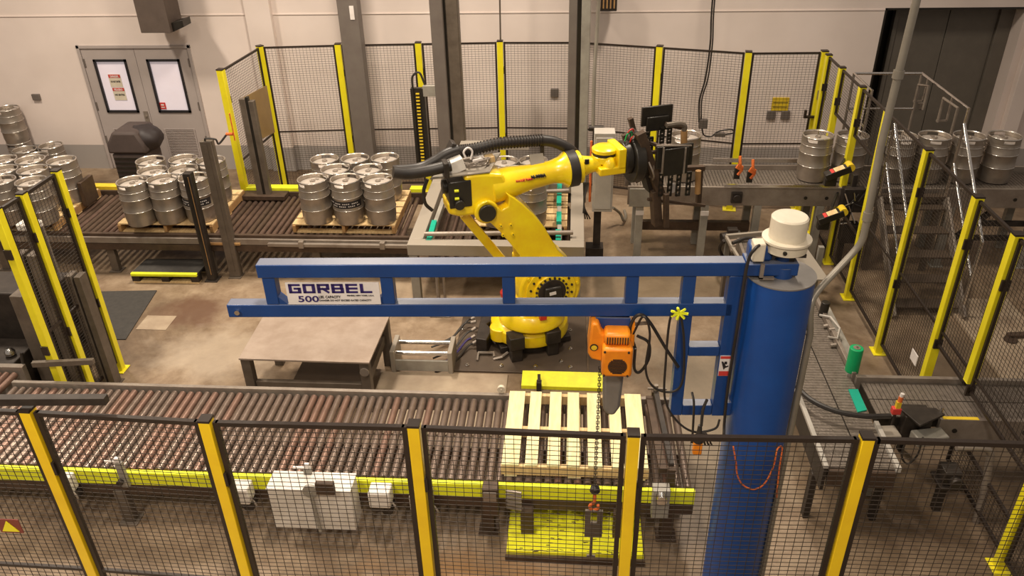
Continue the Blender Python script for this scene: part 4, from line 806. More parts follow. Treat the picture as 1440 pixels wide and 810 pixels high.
# energy chain hanging left of the mast
r = thing('cable_chain', 'black cable chain with yellow links hanging left of the mast column', 'cable chain', (-1.86, 10.0, 0.9))
top = (-2.011, 10, 1.811); bot = (-1.937, 10, 1.083)
cx = (top[0] + bot[0]) / 2
MB().box(cx - 0.09, 9.98, 0.9, cx - 0.05, 10.06, 2.05).box(cx + 0.05, 9.98, 0.9, cx + 0.09, 10.06, 2.05).box(cx - 0.05, 10.0, 0.9, cx + 0.05, 10.06, 2.05).build('side_links', 'black_plate', r)
lk_ = MB().cbox((0, 0, 0), (0.045, 0.02, 0.015)).mesh('cross_bar', 'rail_gold')
for k in range(24): share('cross_bar', lk_, r, (cx, 9.98, 0.95 + k * 0.045))
MB().tube(curve([(cx - 0.06, 10.0, 2.05), (cx - 0.05, 10.0, 2.2), (cx + 0.04, 10.0, 2.25), (cx + 0.1, 10.0, 2.1)]), 0.014).build('cable', 'rubber', r)
# free column in front of the back fence
r = thing('steel_column', 'broad brown grey steel building column in front of the back fence', 'column', (-3.02, 11.3, 0))
cA = (-3.067, 11.2, 2.911); cB = (-2.841, 11.2, 2.909)
MB().box(-3.20, 11.1, 0.012, -2.92, 11.3, 6.8).build('shaft', 'column_grey', r, bevel=0.006)
MB().box(-3.27, 11.05, 0, -2.85, 11.35, 0.012).build('foot_plate', 'column_grey', r)
q = (-3.002, 11.1, 2.763); MB().box(q[0] - 0.03, 11.092, q[2] - 0.09, q[0] + 0.03, 11.099, q[2] + 0.09).build('label_strip', 'label_white', r)
# hanging conduits
def hang(name, label, pts, rad, m='conduit', cat='conduit'):
    return tag(MB().tube(pts, rad, 8).build(name, m), label, cat)
hang('conduit', 'thin dark conduit hanging near the back wall above the centre post', [((-1.051, 11.6, 0.579)[0], 11.6, 0.9), ((-0.99, 11.6, 2.818)[0], 11.6, 6.7)], 0.012, 'post_grey')
r = thing('air_drop', 'brown hose dropping from ceiling to grey cabinet right of the mast', 'hose', (0.3, 9.9, 1.8))
MB().tube(curve([((0.286, 9.6, 3.185)[0], 9.6, 3.9), (0.275, 9.6, 3.028), (0.252, 9.5, 2.401), (0.252, 9.4, 1.758)]), 0.022, 8).build('hose', 'conduit', r)
MB().tube([((0.286, 9.6, 3.185)[0], 9.6, 3.9), ((0.286, 9.6, 3.185)[0], 9.6, 6.7)], 0.022, 8).build('hose', 'conduit', r)
q = (0.279, 9.4, 1.74); MB().cyl((q[0] - 0.08, 9.4, q[2]), (q[0] + 0.1, 9.4, q[2]), 0.035, 12).box(q[0] - 0.03, 9.37, q[2] - 0.28, q[0] + 0.04, 9.43, q[2]).build('valve', 'grimy_black', r)
r = thing('wall_heater', 'small dark grilled unit hanging at the top of the picture', 'unit', (0.55, 11.9, 2.7))
q = (0.46, 11.9, 2.614); MB().box(q[0] - 0.14, 11.8, q[2], q[0] + 0.14, 12.1, q[2] + 0.35).build('casing', 'grimy_black', r, bevel=0.01)
for k in range(5): MB().box(q[0] - 0.11 + k * 0.05, 11.788, q[2] + 0.04, q[0] - 0.09 + k * 0.05, 11.799, q[2] + 0.3).build('grille_bar', 'end_wood', r)
MB().tube([(q[0], 12.0, q[2] + 0.35), (q[0], 12.0, 6.7)], 0.015).build('hanger', 'post_grey', r)
r = thing('power_drop', 'black cables hanging before the right back fence to a grey junction box', 'cable', (2.05, 11.4, 1.0))
MB().tube(curve([((1.816, 11.2, 2.87)[0], 11.2, 4.5), (1.816, 11.2, 2.87), (1.844, 11.2, 2.317), (1.826, 11.2, 1.834), (1.777, 11.2, 1.534), (1.798, 11.2, 1.204)]), 0.012, 8).build('cable', 'rubber', r)
MB().tube(curve([((1.844, 11.2, 2.87)[0], 11.22, 4.5), (1.847, 11.22, 2.866), (1.876, 11.22, 2.312), (1.866, 11.22, 1.848), (1.81, 11.22, 1.528), (1.832, 11.22, 1.197)]), 0.010, 8).build('cable', 'rubber', r)
q = (1.86, 11.2, 1.183); MB().box(q[0] - 0.06, 11.18, q[2] - 0.07, q[0] + 0.06, 11.26, q[2] + 0.06).build('junction_box', 'column_grey', r, bevel=0.005)
MB().tube(curve([(1.846, 11.2, 1.12), (1.887, 11.2, 1.015), (1.989, 11.2, 0.994), (2.082, 11.2, 1.068), (2.258, 11.2, 1.1), (2.294, 11.2, 1.048), (2.137, 11.2, 1.016)]), 0.011, 6).build('plug_lead', 'rubber', r)
q = (2.106, 11.2, 1.026); MB().box(q[0] - 0.07, 11.17, q[2] - 0.03, q[0] + 0.08, 11.23, q[2] + 0.02).build('power_strip', 'column_grey', r, bevel=0.004)
# wall boxes
def wall_box(label, p, w_, h_, m='column_grey', cat='wall box', nm='outlet_box'):
    return tag(MB().box(p[0] - w_ / 2, WY - 0.04, p[2] - h_ / 2, p[0] + w_ / 2, WY, p[2] + h_ / 2).build(nm, m, bevel=0.006), label, cat)
wall_box('small grey double outlet on the wall left of the double door', (-8.71, 12.3, 1.239), 0.13, 0.10)
wall_box('small dark outlet box on the wall behind the right mast', (-0.279, 12.3, 1.306), 0.12, 0.13)
wall_box('grey wall box under the yellow notice, left one', (3.056, 12.3, 0.959), 0.13, 0.13); wall_box('grey wall box under the yellow notice, right one', (3.271, 12.3, 0.959), 0.13, 0.13)
q = (3.172, 12.3, 1.127); r = tag(MB().box(q[0] - 0.125, WY - 0.02, q[2] - 0.10, q[0] + 0.125, WY, q[2] + 0.10).build('wall_notice', 'rail_gold'), 'square yellow notice on the wall behind the right back fence', 'notice')
MB().box(q[0] - 0.11, WY - 0.022, q[2] + 0.02, q[0] + 0.11, WY - 0.0205, q[2] + 0.03).box(q[0] - 0.11, WY - 0.022, q[2] - 0.05, q[0] + 0.11, WY - 0.0205, q[2] - 0.04).build('print_line', 'ink_black', r)
wall_box('dark latch box on the last back fence post', (3.4, 11.5, 1.524), 0.001, 0.001) if False else None
# duct
r = thing('ceiling_duct', 'brown sheet metal duct hanging above the double door', 'duct', (-6.2, 12.0, 2.3))
q0 = (-6.395, 11.75, 2.795); q1 = (-5.893, 11.75, 2.791); q2 = (-6.389, 11.75, 2.371)
MB().box(q2[0] + .02, 11.72, q2[2], q2[0] + 0.48, 12.15, 6.6).build('trunk', 'duct_brown', r, bevel=0.006)
MB().prism([(q2[0] + 0.482, q2[2]), (q2[0] + 0.66, q2[2] + 0.07), (q2[0] + 0.66, q2[2] + 0.17), (q2[0] + 0.482, q2[2] + 0.13)], 11.78, 12.05).build('outlet', 'black_plate', r, bevel=0.004)
# rubbish bin with a black bag
r = thing('rubbish_bin', 'brown ribbed rubbish bin with lid and black bag before the double door', 'bin', (-6.85, 11.6, 0))
bx = (-6.825, 11.45, 0.606)[0]; 
MB().box(bx - 0.30, 11.35, 0.0, bx + 0.24, 11.85, 0.62).build('body', 'bin_brown', r, bevel=0.02)
for k in range(7): MB().box(bx - 0.28, 11.335, 0.08 + k * 0.075, bx + 0.22, 11.35, 0.115 + k * 0.075).build('rib', 'black_plate', r)
MB().prism([(-0.3, 0), (0.3, 0), (0.26, 0.12), (0.2, 0.26), (-0.18, 0.26), (-0.27, 0.1)], 0, 0.5)
lid = MB().prism([(bx - 0.34, 0.63), (bx + 0.28, 0.63), (bx + 0.26, 0.80), (bx + 0.18, 0.98), (bx - 0.2, 0.98), (bx - 0.33, 0.78)], 11.32, 11.88).build('lid', 'bin_brown', r, bevel=0.04)
bag = bmesh.new(); bmesh.ops.create_icosphere(bag, subdivisions=3, radius=0.27)
for v in bag.verts: v.co *= 1 + 0.10 * math.sin(v.co.x * 23 + v.co.z * 17) * math.cos(v.co.y * 19)
for v in bag.verts: v.co.z *= 0.9
me = bpy.data.meshes.new('bag'); bag.to_mesh(me); me.materials.append(MATS['bag_black']); me.polygons.foreach_set('use_smooth', [True] * len(me.polygons))
o = bpy.data.objects.new('bag', me); C.objects.link(o); o.parent = r; o.scale = (1, 0.9, 0.85); o.location = Vector((bx + 0.16, 11.6, 0.80)) - r.location

# light curtain posts and small guards around the back conveyor
def sensor_post(label, x, y, h, w_, m, stripe):
    r = thing('light_curtain_post', label, 'post', (x, y, 0), 0, 'light curtain posts')
    MB().box(x - w_ / 2, y - 0.05, 0.012, x + w_ / 2, y + 0.05, h).build('profile', m, r, bevel=0.006)
    MB().box(x - 0.08, y - 0.08, 0, x + 0.08, y + 0.08, 0.012).build('foot_plate', m, r)
    MB().box(x - w_ * 0.22, y - 0.056, 0.1, x + w_ * 0.12, y - 0.0505, h - 0.04).build('lens_strip', stripe, r)
    if stripe == 'black_plate': MB().box(x + w_ * 0.14, y - 0.056, 0.1, x + w_ * 0.2, y - 0.0505, h - 0.04).build('edge_strip', 'end_wood', r)
    return r
p = (-4.53, 8.599, 0); sensor_post('slim dark light curtain post before the kegs at the left pallet', p[0], p[1], 1.46, 0.10, 'grimy_black', 'black_plate')
p = (-4.26, 8.7, 0); q = sensor_post('broad grey light curtain post right of the left keg pallet', p[0], p[1], 1.82, 0.14, 'post_grey', 'post_grey')
MB().tube(curve([(p[0] - 0.02, p[1], 1.80), (p[0] + 0.02, p[1] - 0.05, 1.86), (p[0] + 0.12, p[1] - 0.02, 1.84), (p[0] + 0.14, p[1], 1.78), (p[0] + 0.24, p[1] + 0.05, 1.88)]), 0.012, 6).build('cable', 'rubber', q)
c = (p[0] + 0.26, p[1] + 0.05, 1.88); tag(MB().cyl((c[0] - 0.03, c[1], c[2]), (c[0] + 0.05, c[1], c[2]), 0.018, 10).cyl((c[0] + 0.06, c[1], c[2] - 0.08), (c[0] + 0.06, c[1], c[2] + 0.25), 0.008, 6).build('limit_switch', 'orange_rag'), 'small orange switch on a rod beside the back left fence post', 'switch')
xa, ya = back[0]
# tall gantry post with amber screen inside the angled back fence panel
r = thing('guard_post', 'tall grey post with dark slot before the angled back left fence panel', 'post', (-4.35, 10.3, 0.6))
q = (-4.187, 9.906, 0.62); t_ = (q[0], q[1], 1.9)
MB().box(q[0] - 0.10, q[1] - 0.04, 0.0, q[0] - 0.02, q[1] + 0.04, 1.95).box(q[0] + 0.02, q[1] - 0.04, 0.0, q[0] + 0.09, q[1] + 0.04, 1.92).build('profile', 'post_grey', r, bevel=0.004)
MB().box(q[0] - 0.018, q[1] - 0.03, 0.0, q[0] + 0.018, q[1] + 0.03, 1.97).build('dark_slot', 'black_plate', r)
MB().box(q[0] - 0.30, q[1] - 0.1, 0.56, q[0] + 0.30, q[1] + 0.1, 0.62).build('base_beam', 'rusty', r, bevel=0.004)
MB().box(q[0] - 0.25, q[1] - 0.06, 0.0, q[0] - 0.18, q[1] + 0.06, 0.559).box(q[0] + 0.18, q[1] - 0.06, 0, q[0] + 0.25, q[1] + 0.06, 0.559).build('support', 'rusty', r)
a = Vector((back[0][0] + 0.06, back[0][1] + 0.25, 0)); b = Vector((back[1][0] + 0.05, back[1][1] - 0.15, 0)); U = Vector((0, 0, 1))
tag(MB().add([a + U * 1.15, b + U * 1.05, b + U * 1.75, a + U * 1.80, a + U * 1.15 + Vector((.012, 0, 0)), b + U * 1.05 + Vector((.012, 0, 0)), b + U * 1.75 + Vector((.012, 0, 0)), a + U * 1.80 + Vector((.012, 0, 0))],
    [(0, 1, 2, 3), (7, 6, 5, 4), (0, 4, 5, 1), (1, 5, 6, 2), (2, 6, 7, 3), (3, 7, 4, 0)]).build('amber_screen', 'plexi_amber'), 'amber brown plastic screen fixed to the angled back fence panel', 'screen')
# left light curtain posts by the short fence
def left_post(label, p, h, w_):
    x, y = p[:2]; r = thing('light_curtain_housing', label, 'post', (x, y, 0), 0, 'left light curtain housings')
    MB().box(x - w_ / 2, y - 0.06, 0.012, x - w_ * 0.08, y + 0.06, h).box(x + w_ * 0.08, y - 0.06, 0.012, x + w_ / 2, y + 0.06, h - 0.01).build('profile', 'post_grey', r, bevel=0.004)
    MB().box(x - w_ * 0.08, y - 0.03, 0.012, x + w_ * 0.08, y + 0.05, h - 0.02).build('slot', 'black_plate', r)
    MB().box(x - w_ * 0.6, y - 0.09, 0, x + w_ * 0.6, y + 0.09, 0.012).build('foot_plate', 'post_grey', r)
left_post('double grey light curtain housing between the two left yellow posts', (-5.02, 6.26), 1.62, 0.20)
left_post('single grey housing post next to the rightmost left fence post', (-4.73, 6.399, 0), 1.32, 0.15)
tag(MB().bar((-4.92, 5.703, 0.75), (-4.369, 5.77, 0.75), 0.04, 0.05).build('flat_bar', 'post_grey'), 'short grey horizontal bar across the foot of the left light curtain', 'bar')
# dark machine left of the fence
r = thing('wrapping_machine', 'large dark machine with cables behind the left fence', 'machine', (-5.9, 6.4, 0))
MB().box(-6.9, 5.98, 0, -5.35, 6.4, 0.55).build('lower_body', 'grimy_black', r, bevel=0.01)
MB().box(-6.9, 6.45, 0, -5.15, 6.9, 1.05).build('cabinet', 'grimy_black', r, bevel=0.015)
MB().box(-5.28, 6.15, 0.0, -5.15, 6.35, 1.2).build('upright', 'post_grey', r, bevel=0.006)
wu = (-6.224, 7.948, 1.05)
MB().cbox((wu[0], wu[1], 1.06), (0.24, 0.16, 0.09)).build('white_unit', 'white_paint', r, bevel=0.02)
MB().box(wu[0] - 0.06, wu[1] - 0.05, 0.0, wu[0] + 0.06, wu[1] + 0.05, 1.014).build('unit_stand', 'post_grey', r, bevel=0.01)
MB().bar((wu[0] + 0.22, wu[1] - 0.1, 0.0), (wu[0] + 0.22, wu[1] - 0.1, 1.1), 0.03, 0.03).build('thin_rod', 'rail_grey', r)
MB().tube(curve([(-6.0, 5.95, 0.6), (-5.8, 5.9, 0.42), (-5.5, 5.9, 0.38), (-5.25, 5.92, 0.5), (-5.2, 5.95, 0.7)]), 0.016).build('cable', 'rubber', r)
for x, z in ((-5.75, 0.62), (-5.45, 0.64)): MB().lathe([(0.05, 0), (0.05, 0.03), (0.02, 0.07), (0, 0.07)], 12, (x, 6.1, z - 0.07)).build('knob', 'chrome', r)
MB().box(-5.62, 5.96, 0.12, -5.42, 5.978, 0.4).build('window_plate', 'cabinet_grey', r)
for k in range(4): MB().box(-5.12 + 0.0, 6.75 + 0.0 * k, 0.25 + k * 0.22, -5.0, 6.85, 0.35 + k * 0.22).build('bracket', 'rusty', r)
# bracket on the keg pallet corner
q = (-6.487, 9.569, 0.85); tag(MB().cbox((q[0], q[1], 0.79), (0.06, 0.3, 0.34)).build('pallet_bracket', 'rusty', bevel=0.006), 'brown steel bracket right of the far left kegs', 'bracket')

# ================================================================ work table and small roller stand
r = thing('work_table', 'dust-covered grey steel work table between near conveyor and left pallet', 'table', (-2.6, 6.4, 0))
TZ = 0.62
tn0 = (-3.128, 6.048, 0.62); tn1 = (-1.861, 6.03, 0.62); tf0 = (-3.147, 6.916, 0.62); tf1 = (-1.83, 6.949, 0.62)
MB().prismz([tn0[:2], (tn1[0], tn1[1]), (tf1[0], tf1[1]), tf0[:2]], TZ - 0.02, TZ).build('table_top', 'table_steel', r, bevel=0.003)
for x, y in ((tn0[0] + 0.05, tn0[1] + 0.06), (tn1[0] - 0.06, tn1[1] + 0.06), (tf1[0] - 0.07, tf1[1] - 0.08), (tf0[0] + 0.07, tf0[1] - 0.08)):
    MB().box(x - 0.045, y - 0.045, 0, x + 0.045, y + 0.045, TZ - 0.021).build('leg', 'post_grey', r, bevel=0.004)
MB().box(tn0[0] + 0.1, tn0[1] + 0.04, 0.22, tn1[0] - 0.11, tn0[1] + 0.09, 0.32).build('apron', 'post_grey', r, bevel=0.004)
MB().box(tn1[0] - 0.09, tn1[1] + 0.11, 0.30, tn1[0] - 0.04, tf1[1] - 0.13, 0.40).build('side_rail', 'post_grey', r, bevel=0.004)
MB().box(tn0[0] + 0.35, tn0[1] + 0.12, 0.10, tn1[0] - 0.12, tf1[1] - 0.14, 0.13).build('lower_shelf', 'plate_brown', r, bevel=0.004)
MB().cyl((tn1[0] - 0.06, tn1[1] - 0.0, 0.50), (tn1[0] - 0.06, tn1[1] + 0.014, 0.50), 0.045, 16).build('round_plate', 'rail_grey', r)
r = thing('roller_stand', 'low grey stand with two chrome rollers right of the work table', 'stand', (-1.5, 7.0, 0))
sa = (-1.815, 6.87, 0.22); sb = (-1.212, 6.867, 0.22)
for s_, nm in ((sa, 'end_plate'), (sb, 'end_plate')): MB().box(s_[0] - 0.03, s_[1] - 0.16, 0, s_[0] + 0.02, s_[1] + 0.16, 0.27).build(nm, 'frame_beige', r, bevel=0.006)
for k, z in ((-0.10, 0.22), (0.10, 0.22)): MB().cyl((sa[0] + .02, sa[1] + k, z), (sb[0] - .03, sa[1] + k, z), 0.024, 12).build('roller', 'chrome', r)
MB().box(sa[0] + .02, sa[1] - 0.155, 0.03, sb[0] - .03, sa[1] - 0.13, 0.16).build('front_plate', 'frame_grey', r, bevel=0.003)
r = thing('rod_stand', 'chrome pipe stand with horizontal rod between table and robot', 'stand', (-1.493, 7.86, 0))
q = (-1.493, 7.86, 0); MB().box(q[0] - 0.12, q[1] - 0.06, 0, q[0] + 0.12, q[1] + 0.06, 0.015).build('foot_plate', 'rail_grey', r, bevel=0.003)
MB().cyl((q[0] - 0.01, q[1], 0.015), (q[0] - 0.01, q[1], 0.6), 0.022, 12).cyl((q[0] + 0.06, q[1] + 0.03, 0.015), (q[0] + 0.06, q[1] + 0.03, 0.6), 0.015, 12).build('upright', 'rail_grey', r)
MB().cyl((q[0] - 0.13, q[1], 0.57), (q[0] + 0.75, q[1] + 0.03, 0.57), 0.014, 10).build('cross_rod', 'chrome', r)
MB().cyl((q[0] - 0.01, q[1], 0.05), (q[0] - 0.01, q[1], 0.10), 0.04, 12).cyl((q[0] - 0.10, q[1], 0.57), (q[0] - 0.02, q[1], 0.57), 0.035, 12).cyl((q[0] + 0.03, q[1], 0.57), (q[0] + 0.1, q[1], 0.57), 0.032, 12).build('clamp', 'rail_grey', r)
tag(MB().bar((-3.208, 6.411, 0.03), (-2.832, 6.403, 0.03), 0.03, 0.03).bar((-3.129, 6.355, 0.03), (-3.113, 6.439, 0.03), 0.02, 0.02).bar((-2.964, 6.35, 0.03), (-2.943, 6.422, 0.03), 0.02, 0.02).build('chrome_bracket', 'chrome'), 'small chrome bracket on the floor under the work table', 'bracket')

# ================================================================ jib crane
jr = thing('jib_crane', 'tall dark blue jib crane with round mast and long ladder like boom', 'crane', (1.18, 4.0, 0))
MX, MY, MT = 1.175, 4.0, 2.77
MB().cyl((MX, MY, 0.02), (MX, MY, MT), 0.188, 48).build('mast', 'blue_mast', jr)
MB().cyl((MX, MY, MT), (MX, MY, MT + 0.008), 0.192, 48).build('mast_cap', 'dish_grey', jr)
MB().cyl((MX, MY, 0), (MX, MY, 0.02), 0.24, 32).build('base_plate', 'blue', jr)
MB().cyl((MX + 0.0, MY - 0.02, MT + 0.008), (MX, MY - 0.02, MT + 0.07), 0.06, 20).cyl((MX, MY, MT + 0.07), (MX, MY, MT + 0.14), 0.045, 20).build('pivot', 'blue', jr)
Mj = Matrix.Translation((MX, MY, 0)) @ Matrix.Rotation(R(2.3), 4, 'Z')
def J(name, mb, m, parent=None, **k):
    mb.v = [tuple(Mj @ Vector(v)) for v in mb.v]; return mb.build(name, m, parent or jr, **k)
T1 = 0.045
zt, zb = 2.865, 2.60
# local x runs along the boom (negative = outwards); local y -0.04..0.04
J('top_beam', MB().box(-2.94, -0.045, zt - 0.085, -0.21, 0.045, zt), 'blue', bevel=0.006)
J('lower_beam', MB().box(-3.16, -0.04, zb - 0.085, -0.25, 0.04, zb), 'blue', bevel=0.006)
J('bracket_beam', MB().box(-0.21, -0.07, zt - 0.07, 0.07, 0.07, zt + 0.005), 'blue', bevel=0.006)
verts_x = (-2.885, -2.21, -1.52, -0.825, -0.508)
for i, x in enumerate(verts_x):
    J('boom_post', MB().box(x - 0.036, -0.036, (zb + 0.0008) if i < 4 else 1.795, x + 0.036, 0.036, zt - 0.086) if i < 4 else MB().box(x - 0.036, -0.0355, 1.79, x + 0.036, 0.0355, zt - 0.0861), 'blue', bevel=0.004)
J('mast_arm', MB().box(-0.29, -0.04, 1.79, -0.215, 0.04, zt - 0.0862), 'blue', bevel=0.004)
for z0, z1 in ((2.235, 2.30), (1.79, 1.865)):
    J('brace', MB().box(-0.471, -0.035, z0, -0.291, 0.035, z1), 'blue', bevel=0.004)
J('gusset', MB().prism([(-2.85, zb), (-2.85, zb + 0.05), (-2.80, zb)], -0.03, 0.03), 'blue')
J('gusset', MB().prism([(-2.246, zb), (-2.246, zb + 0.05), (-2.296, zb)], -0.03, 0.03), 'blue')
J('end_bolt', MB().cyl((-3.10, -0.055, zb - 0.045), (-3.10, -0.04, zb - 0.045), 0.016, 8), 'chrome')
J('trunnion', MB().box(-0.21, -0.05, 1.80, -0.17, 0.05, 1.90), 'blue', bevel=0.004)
# name plate on the boom
s0, s1 = -2.79, -2.255; zz0, zz1 = zb + 0.006, zb + 0.150
npl = J('name_plate', MB().box(s0, -0.043, zz0, s1, -0.037, zz1), 'label_white', smooth=False)
def jm(x, z): return Mj @ Matrix.Translation((x, -0.0445, z)) @ Matrix.Rotation(PI / 2, 4, 'X')
# block capitals drawn as bars
def glyphs(word, x, z, w_, h_, t, gap):
    b = MB()
    S_ = {'G': [(0, 0, 0, 1), (0, 1, 1, 1), (0, 0, 1, 0), (1, 0, 1, .5), (.5, .5, 1, .5)], 'O': [(0, 0, 0, 1), (1, 0, 1, 1), (0, 0, 1, 0), (0, 1, 1, 1)],
          'R': [(0, 0, 0, 1), (0, 1, 1, 1), (1, .5, 1, 1), (0, .45, 1, .45), (.45, .45, 1, 0)], 'B': [(0, 0, 0, 1), (0, 1, .95, 1), (0, .5, 1, .5), (0, 0, 1, 0), (1, 0, 1, .45), (.95, .55, .95, 1)],
          'E': [(0, 0, 0, 1), (0, 1, 1, 1), (0, .5, 1, .5), (0, 0, 1, 0)], 'L': [(0, 0, 0, 1), (0, 0, 1, 0)]}
    for ch in word:
        for a, c, d, e in S_[ch]:
            p = Vector((x + a * w_, -0.0445, z + c * h_)); q = Vector((x + d * w_, -0.0445, z + e * h_)); dd = (q - p).normalized() * t / 2
            b.bar(p - dd, q + dd, t * (1.5 if abs(dd.x) < 1e-6 else 1.0), 0.002, up=(0, 1, 0))
        x += w_ + gap
    return b
J('lettering', glyphs('GORBEL', s0 + 0.025, zz0 + 0.082, 0.052, 0.048, 0.0125, 0.030), 'ink_blue', npl, smooth=False)
text('lettering', '500', 0.056, 'ink_blue', npl, jm(s0 + 0.058, zz0 + 0.018), 0.120, 0.001)
text('lettering', 'LBS. CAPACITY', 0.024, 'ink_black', npl, jm(s0 + 0.182, zz0 + 0.042), 0.125, 0.0005)
text('lettering', 'DANGER DO NOT EXCEED RATED CAPACITY', 0.015, 'ink_black', npl, jm(s0 + 0.182, zz0 + 0.022), 0.30, 0.0003)
text('lettering', 'FISHERS, NEW YORK, U.S.A.', 0.012, 'ink_black', npl, jm(s0 + 0.345, zz0 + 0.055), 0.155, 0.0003)
# pinch warning label
wl = J('warning_label', MB().box(-0.285, -0.046, 2.10, -0.222, -0.041, 2.245), 'label_white', smooth=False)
J('red_band', MB().box(-0.283, -0.0475, 2.225, -0.224, -0.0465, 2.243).box(-0.283, -0.0475, 2.102, -0.224, -0.0465, 2.135), 'ink_red', wl, smooth=False)
J('pictogram', MB().prism([(-0.275, 2.205), (-0.265, 2.205), (-0.245, 2.172), (-0.232, 2.178), (-0.232, 2.168), (-0.25, 2.158), (-0.256, 2.145), (-0.262, 2.16)], -0.0475, -0.0465).prism([(-0.258, 2.205), (-0.242, 2.205), (-0.240, 2.185), (-0.256, 2.185)], -0.0475, -0.0465), 'ink_black', wl, smooth=False)
# slip ring can on the pivot
cz = 2.93
MB().lathe([(0.115, 0.0), (0.118, 0.06), (0.0, 0.06)], 36, (MX + 0.0, MY + 0.0, cz)).build('collector_base', 'cream', jr, bevel=0.003)
MB().lathe([(0.132, 0.0), (0.132, 0.012), (0.098, 0.014), (0.098, 0.13), (0.090, 0.138), (0.0, 0.139)], 40, (MX, MY, cz + 0.06)).build('collector_cover', 'cream', jr)
MB().cyl((MX - 0.03, MY - 0.122, cz + 0.03), (MX - 0.03, MY - 0.112, cz + 0.03), 0.011, 12).build('cover_hole', 'black_plate', jr)
MB().box(MX - 0.19, MY - 0.09, cz - 0.04, MX - 0.125, MY - 0.01, cz + 0.07).build('connector_box', 'cream', jr, bevel=0.008)
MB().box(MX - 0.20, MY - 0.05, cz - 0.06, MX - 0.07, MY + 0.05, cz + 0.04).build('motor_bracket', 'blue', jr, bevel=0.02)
MB().box(MX - 0.14, MY - 0.1, cz - 0.14, MX - 0.12, MY - 0.08, cz - 0.05).box(MX - 0.14, MY - 0.1, cz - 0.145, MX - 0.06, MY - 0.08, cz - 0.13).build('angle_clip', 'rail_grey', jr)
MB().box(MX + 0.02, MY - 0.04, cz - 0.07, MX + 0.05, MY + 0.04, cz).box(MX - 0.08, MY - 0.07, cz - 0.02, MX + 0.1, MY + 0.07, cz).build('pivot_nut', 'grimy_black', jr)
q = MX - 0.225
MB().tube(curve([(q + 0.09, MY - 0.06, cz + 0.06), (q + 0.04, MY - 0.1, cz + 0.05), (q + 0.01, MY - 0.1, cz - 0.05), (q + 0.0, MY - 0.12, 2.5), (q - 0.0, MY - 0.1, 2.1), (q + 0.01, MY - 0.09, 1.8), (q + 0.01, MY - 0.13, 1.7)]), 0.009, 8).build('power_cable', 'rubber', jr)
# conduit in front of the mast: rises, bends away up to the ceiling
r = thing('bent_conduit', 'long pale grey conduit pipe bending up beside the blue mast', 'conduit', (1.5, 4.1, 0))
c0 = [(1.36, 3.90, 0.0), (1.37, 3.93, 1.2), (1.385, 3.96, 2.40), (1.359, 3.96, 2.581), (1.389, 4, 2.651), (1.482, 4.06, 2.743), (1.581, 4.1, 2.86), (1.613, 4.1, 2.936), (1.616, 4.1, 3.058), (1.603, 4.1, 3.506), (1.61, 4.1, 3.839), (1.619, 4.1, 4.212)]
last = Vector(c0[-1]); prev = Vector(c0[-2]); c0.append(tuple(last + (last - prev) * 3.0))
pts = [c0[0], c0[1]] + [tuple(v) for v in curve(c0[2:9], 5)] + c0[9:]
MB().tube(pts, 0.020, 10).build('pipe', 'conduit', r)
MB().cyl(Vector(pts[-3]), Vector(pts[-3]) + Vector((0.001, 0, 0.04)), 0.027, 10).cyl(Vector(c0[8]) , Vector(c0[8]) + (Vector(c0[9]) - Vector(c0[8])).normalized() * 0.05, 0.026, 10).build('coupling', 'conduit', r)
# chain hoist
hr = thing('chain_hoist', 'orange electric chain hoist hanging from the blue boom', 'hoist', (0.28, 3.96, 2.4))
hx = (0.253, 3.95, 2.525)[0]
hy = 3.955
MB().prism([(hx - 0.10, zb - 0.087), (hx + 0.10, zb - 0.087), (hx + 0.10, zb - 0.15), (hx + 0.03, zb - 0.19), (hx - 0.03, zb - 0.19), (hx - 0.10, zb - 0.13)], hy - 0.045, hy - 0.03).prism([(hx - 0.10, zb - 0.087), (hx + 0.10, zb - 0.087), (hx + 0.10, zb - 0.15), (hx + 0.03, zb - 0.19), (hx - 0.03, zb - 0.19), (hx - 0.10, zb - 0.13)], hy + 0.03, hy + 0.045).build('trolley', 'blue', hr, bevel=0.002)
MB().cyl((hx + 0.0, hy - 0.06, zb - 0.165), (hx, hy + 0.05, zb - 0.165), 0.02, 14).build('trolley_pin', 'chrome', hr)
MB().prism([(hx - 0.125, zb - 0.09), (hx - 0.085, zb - 0.09), (hx - 0.06, zb - 0.16), (hx + 0.03, zb - 0.20), (hx + 0.09, zb - 0.14), (hx + 0.10, zb - 0.25), (hx - 0.02, zb - 0.27), (hx - 0.04, zb - 0.36), (hx - 0.12, zb - 0.34), (hx - 0.14, zb - 0.30)], hy - 0.10, hy + 0.10).build('gear_case', 'orange', hr, bevel=0.014)
mb0 = 2.455
MB().box(hx - 0.06, hy - 0.17, mb0 - 0.27, hx + 0.115, hy + 0.06, mb0 - 0.07).build('motor_body', 'orange', hr, bevel=0.018)
MB().box(hx - 0.05, hy - 0.14, mb0 - 0.07, hx + 0.10, hy + 0.05, mb0 + 0.01).build('motor_top', 'orange', hr, bevel=0.02)
for k in range(9): MB().box(hx - 0.035 + k * 0.0145, hy - 0.145, mb0 - 0.055, hx - 0.029 + k * 0.0145, hy - 0.139, mb0 - 0.01).build('vent_slot', 'grimy_black', hr)
g_ = MB(); fcx, fcz = hx + 0.03, mb0 - 0.19
for k in range(-5, 6):
    z = fcz + k * 0.0095; hw = math.sqrt(max(0, 0.055 ** 2 - (k * 0.0095) ** 2)); 
    if hw > 0.006: g_.box(fcx - hw, hy - 0.175, z - 0.0020, fcx + hw, hy - 0.170, z + 0.0020)
g_.build('fan_grille', 'grimy_black', hr)
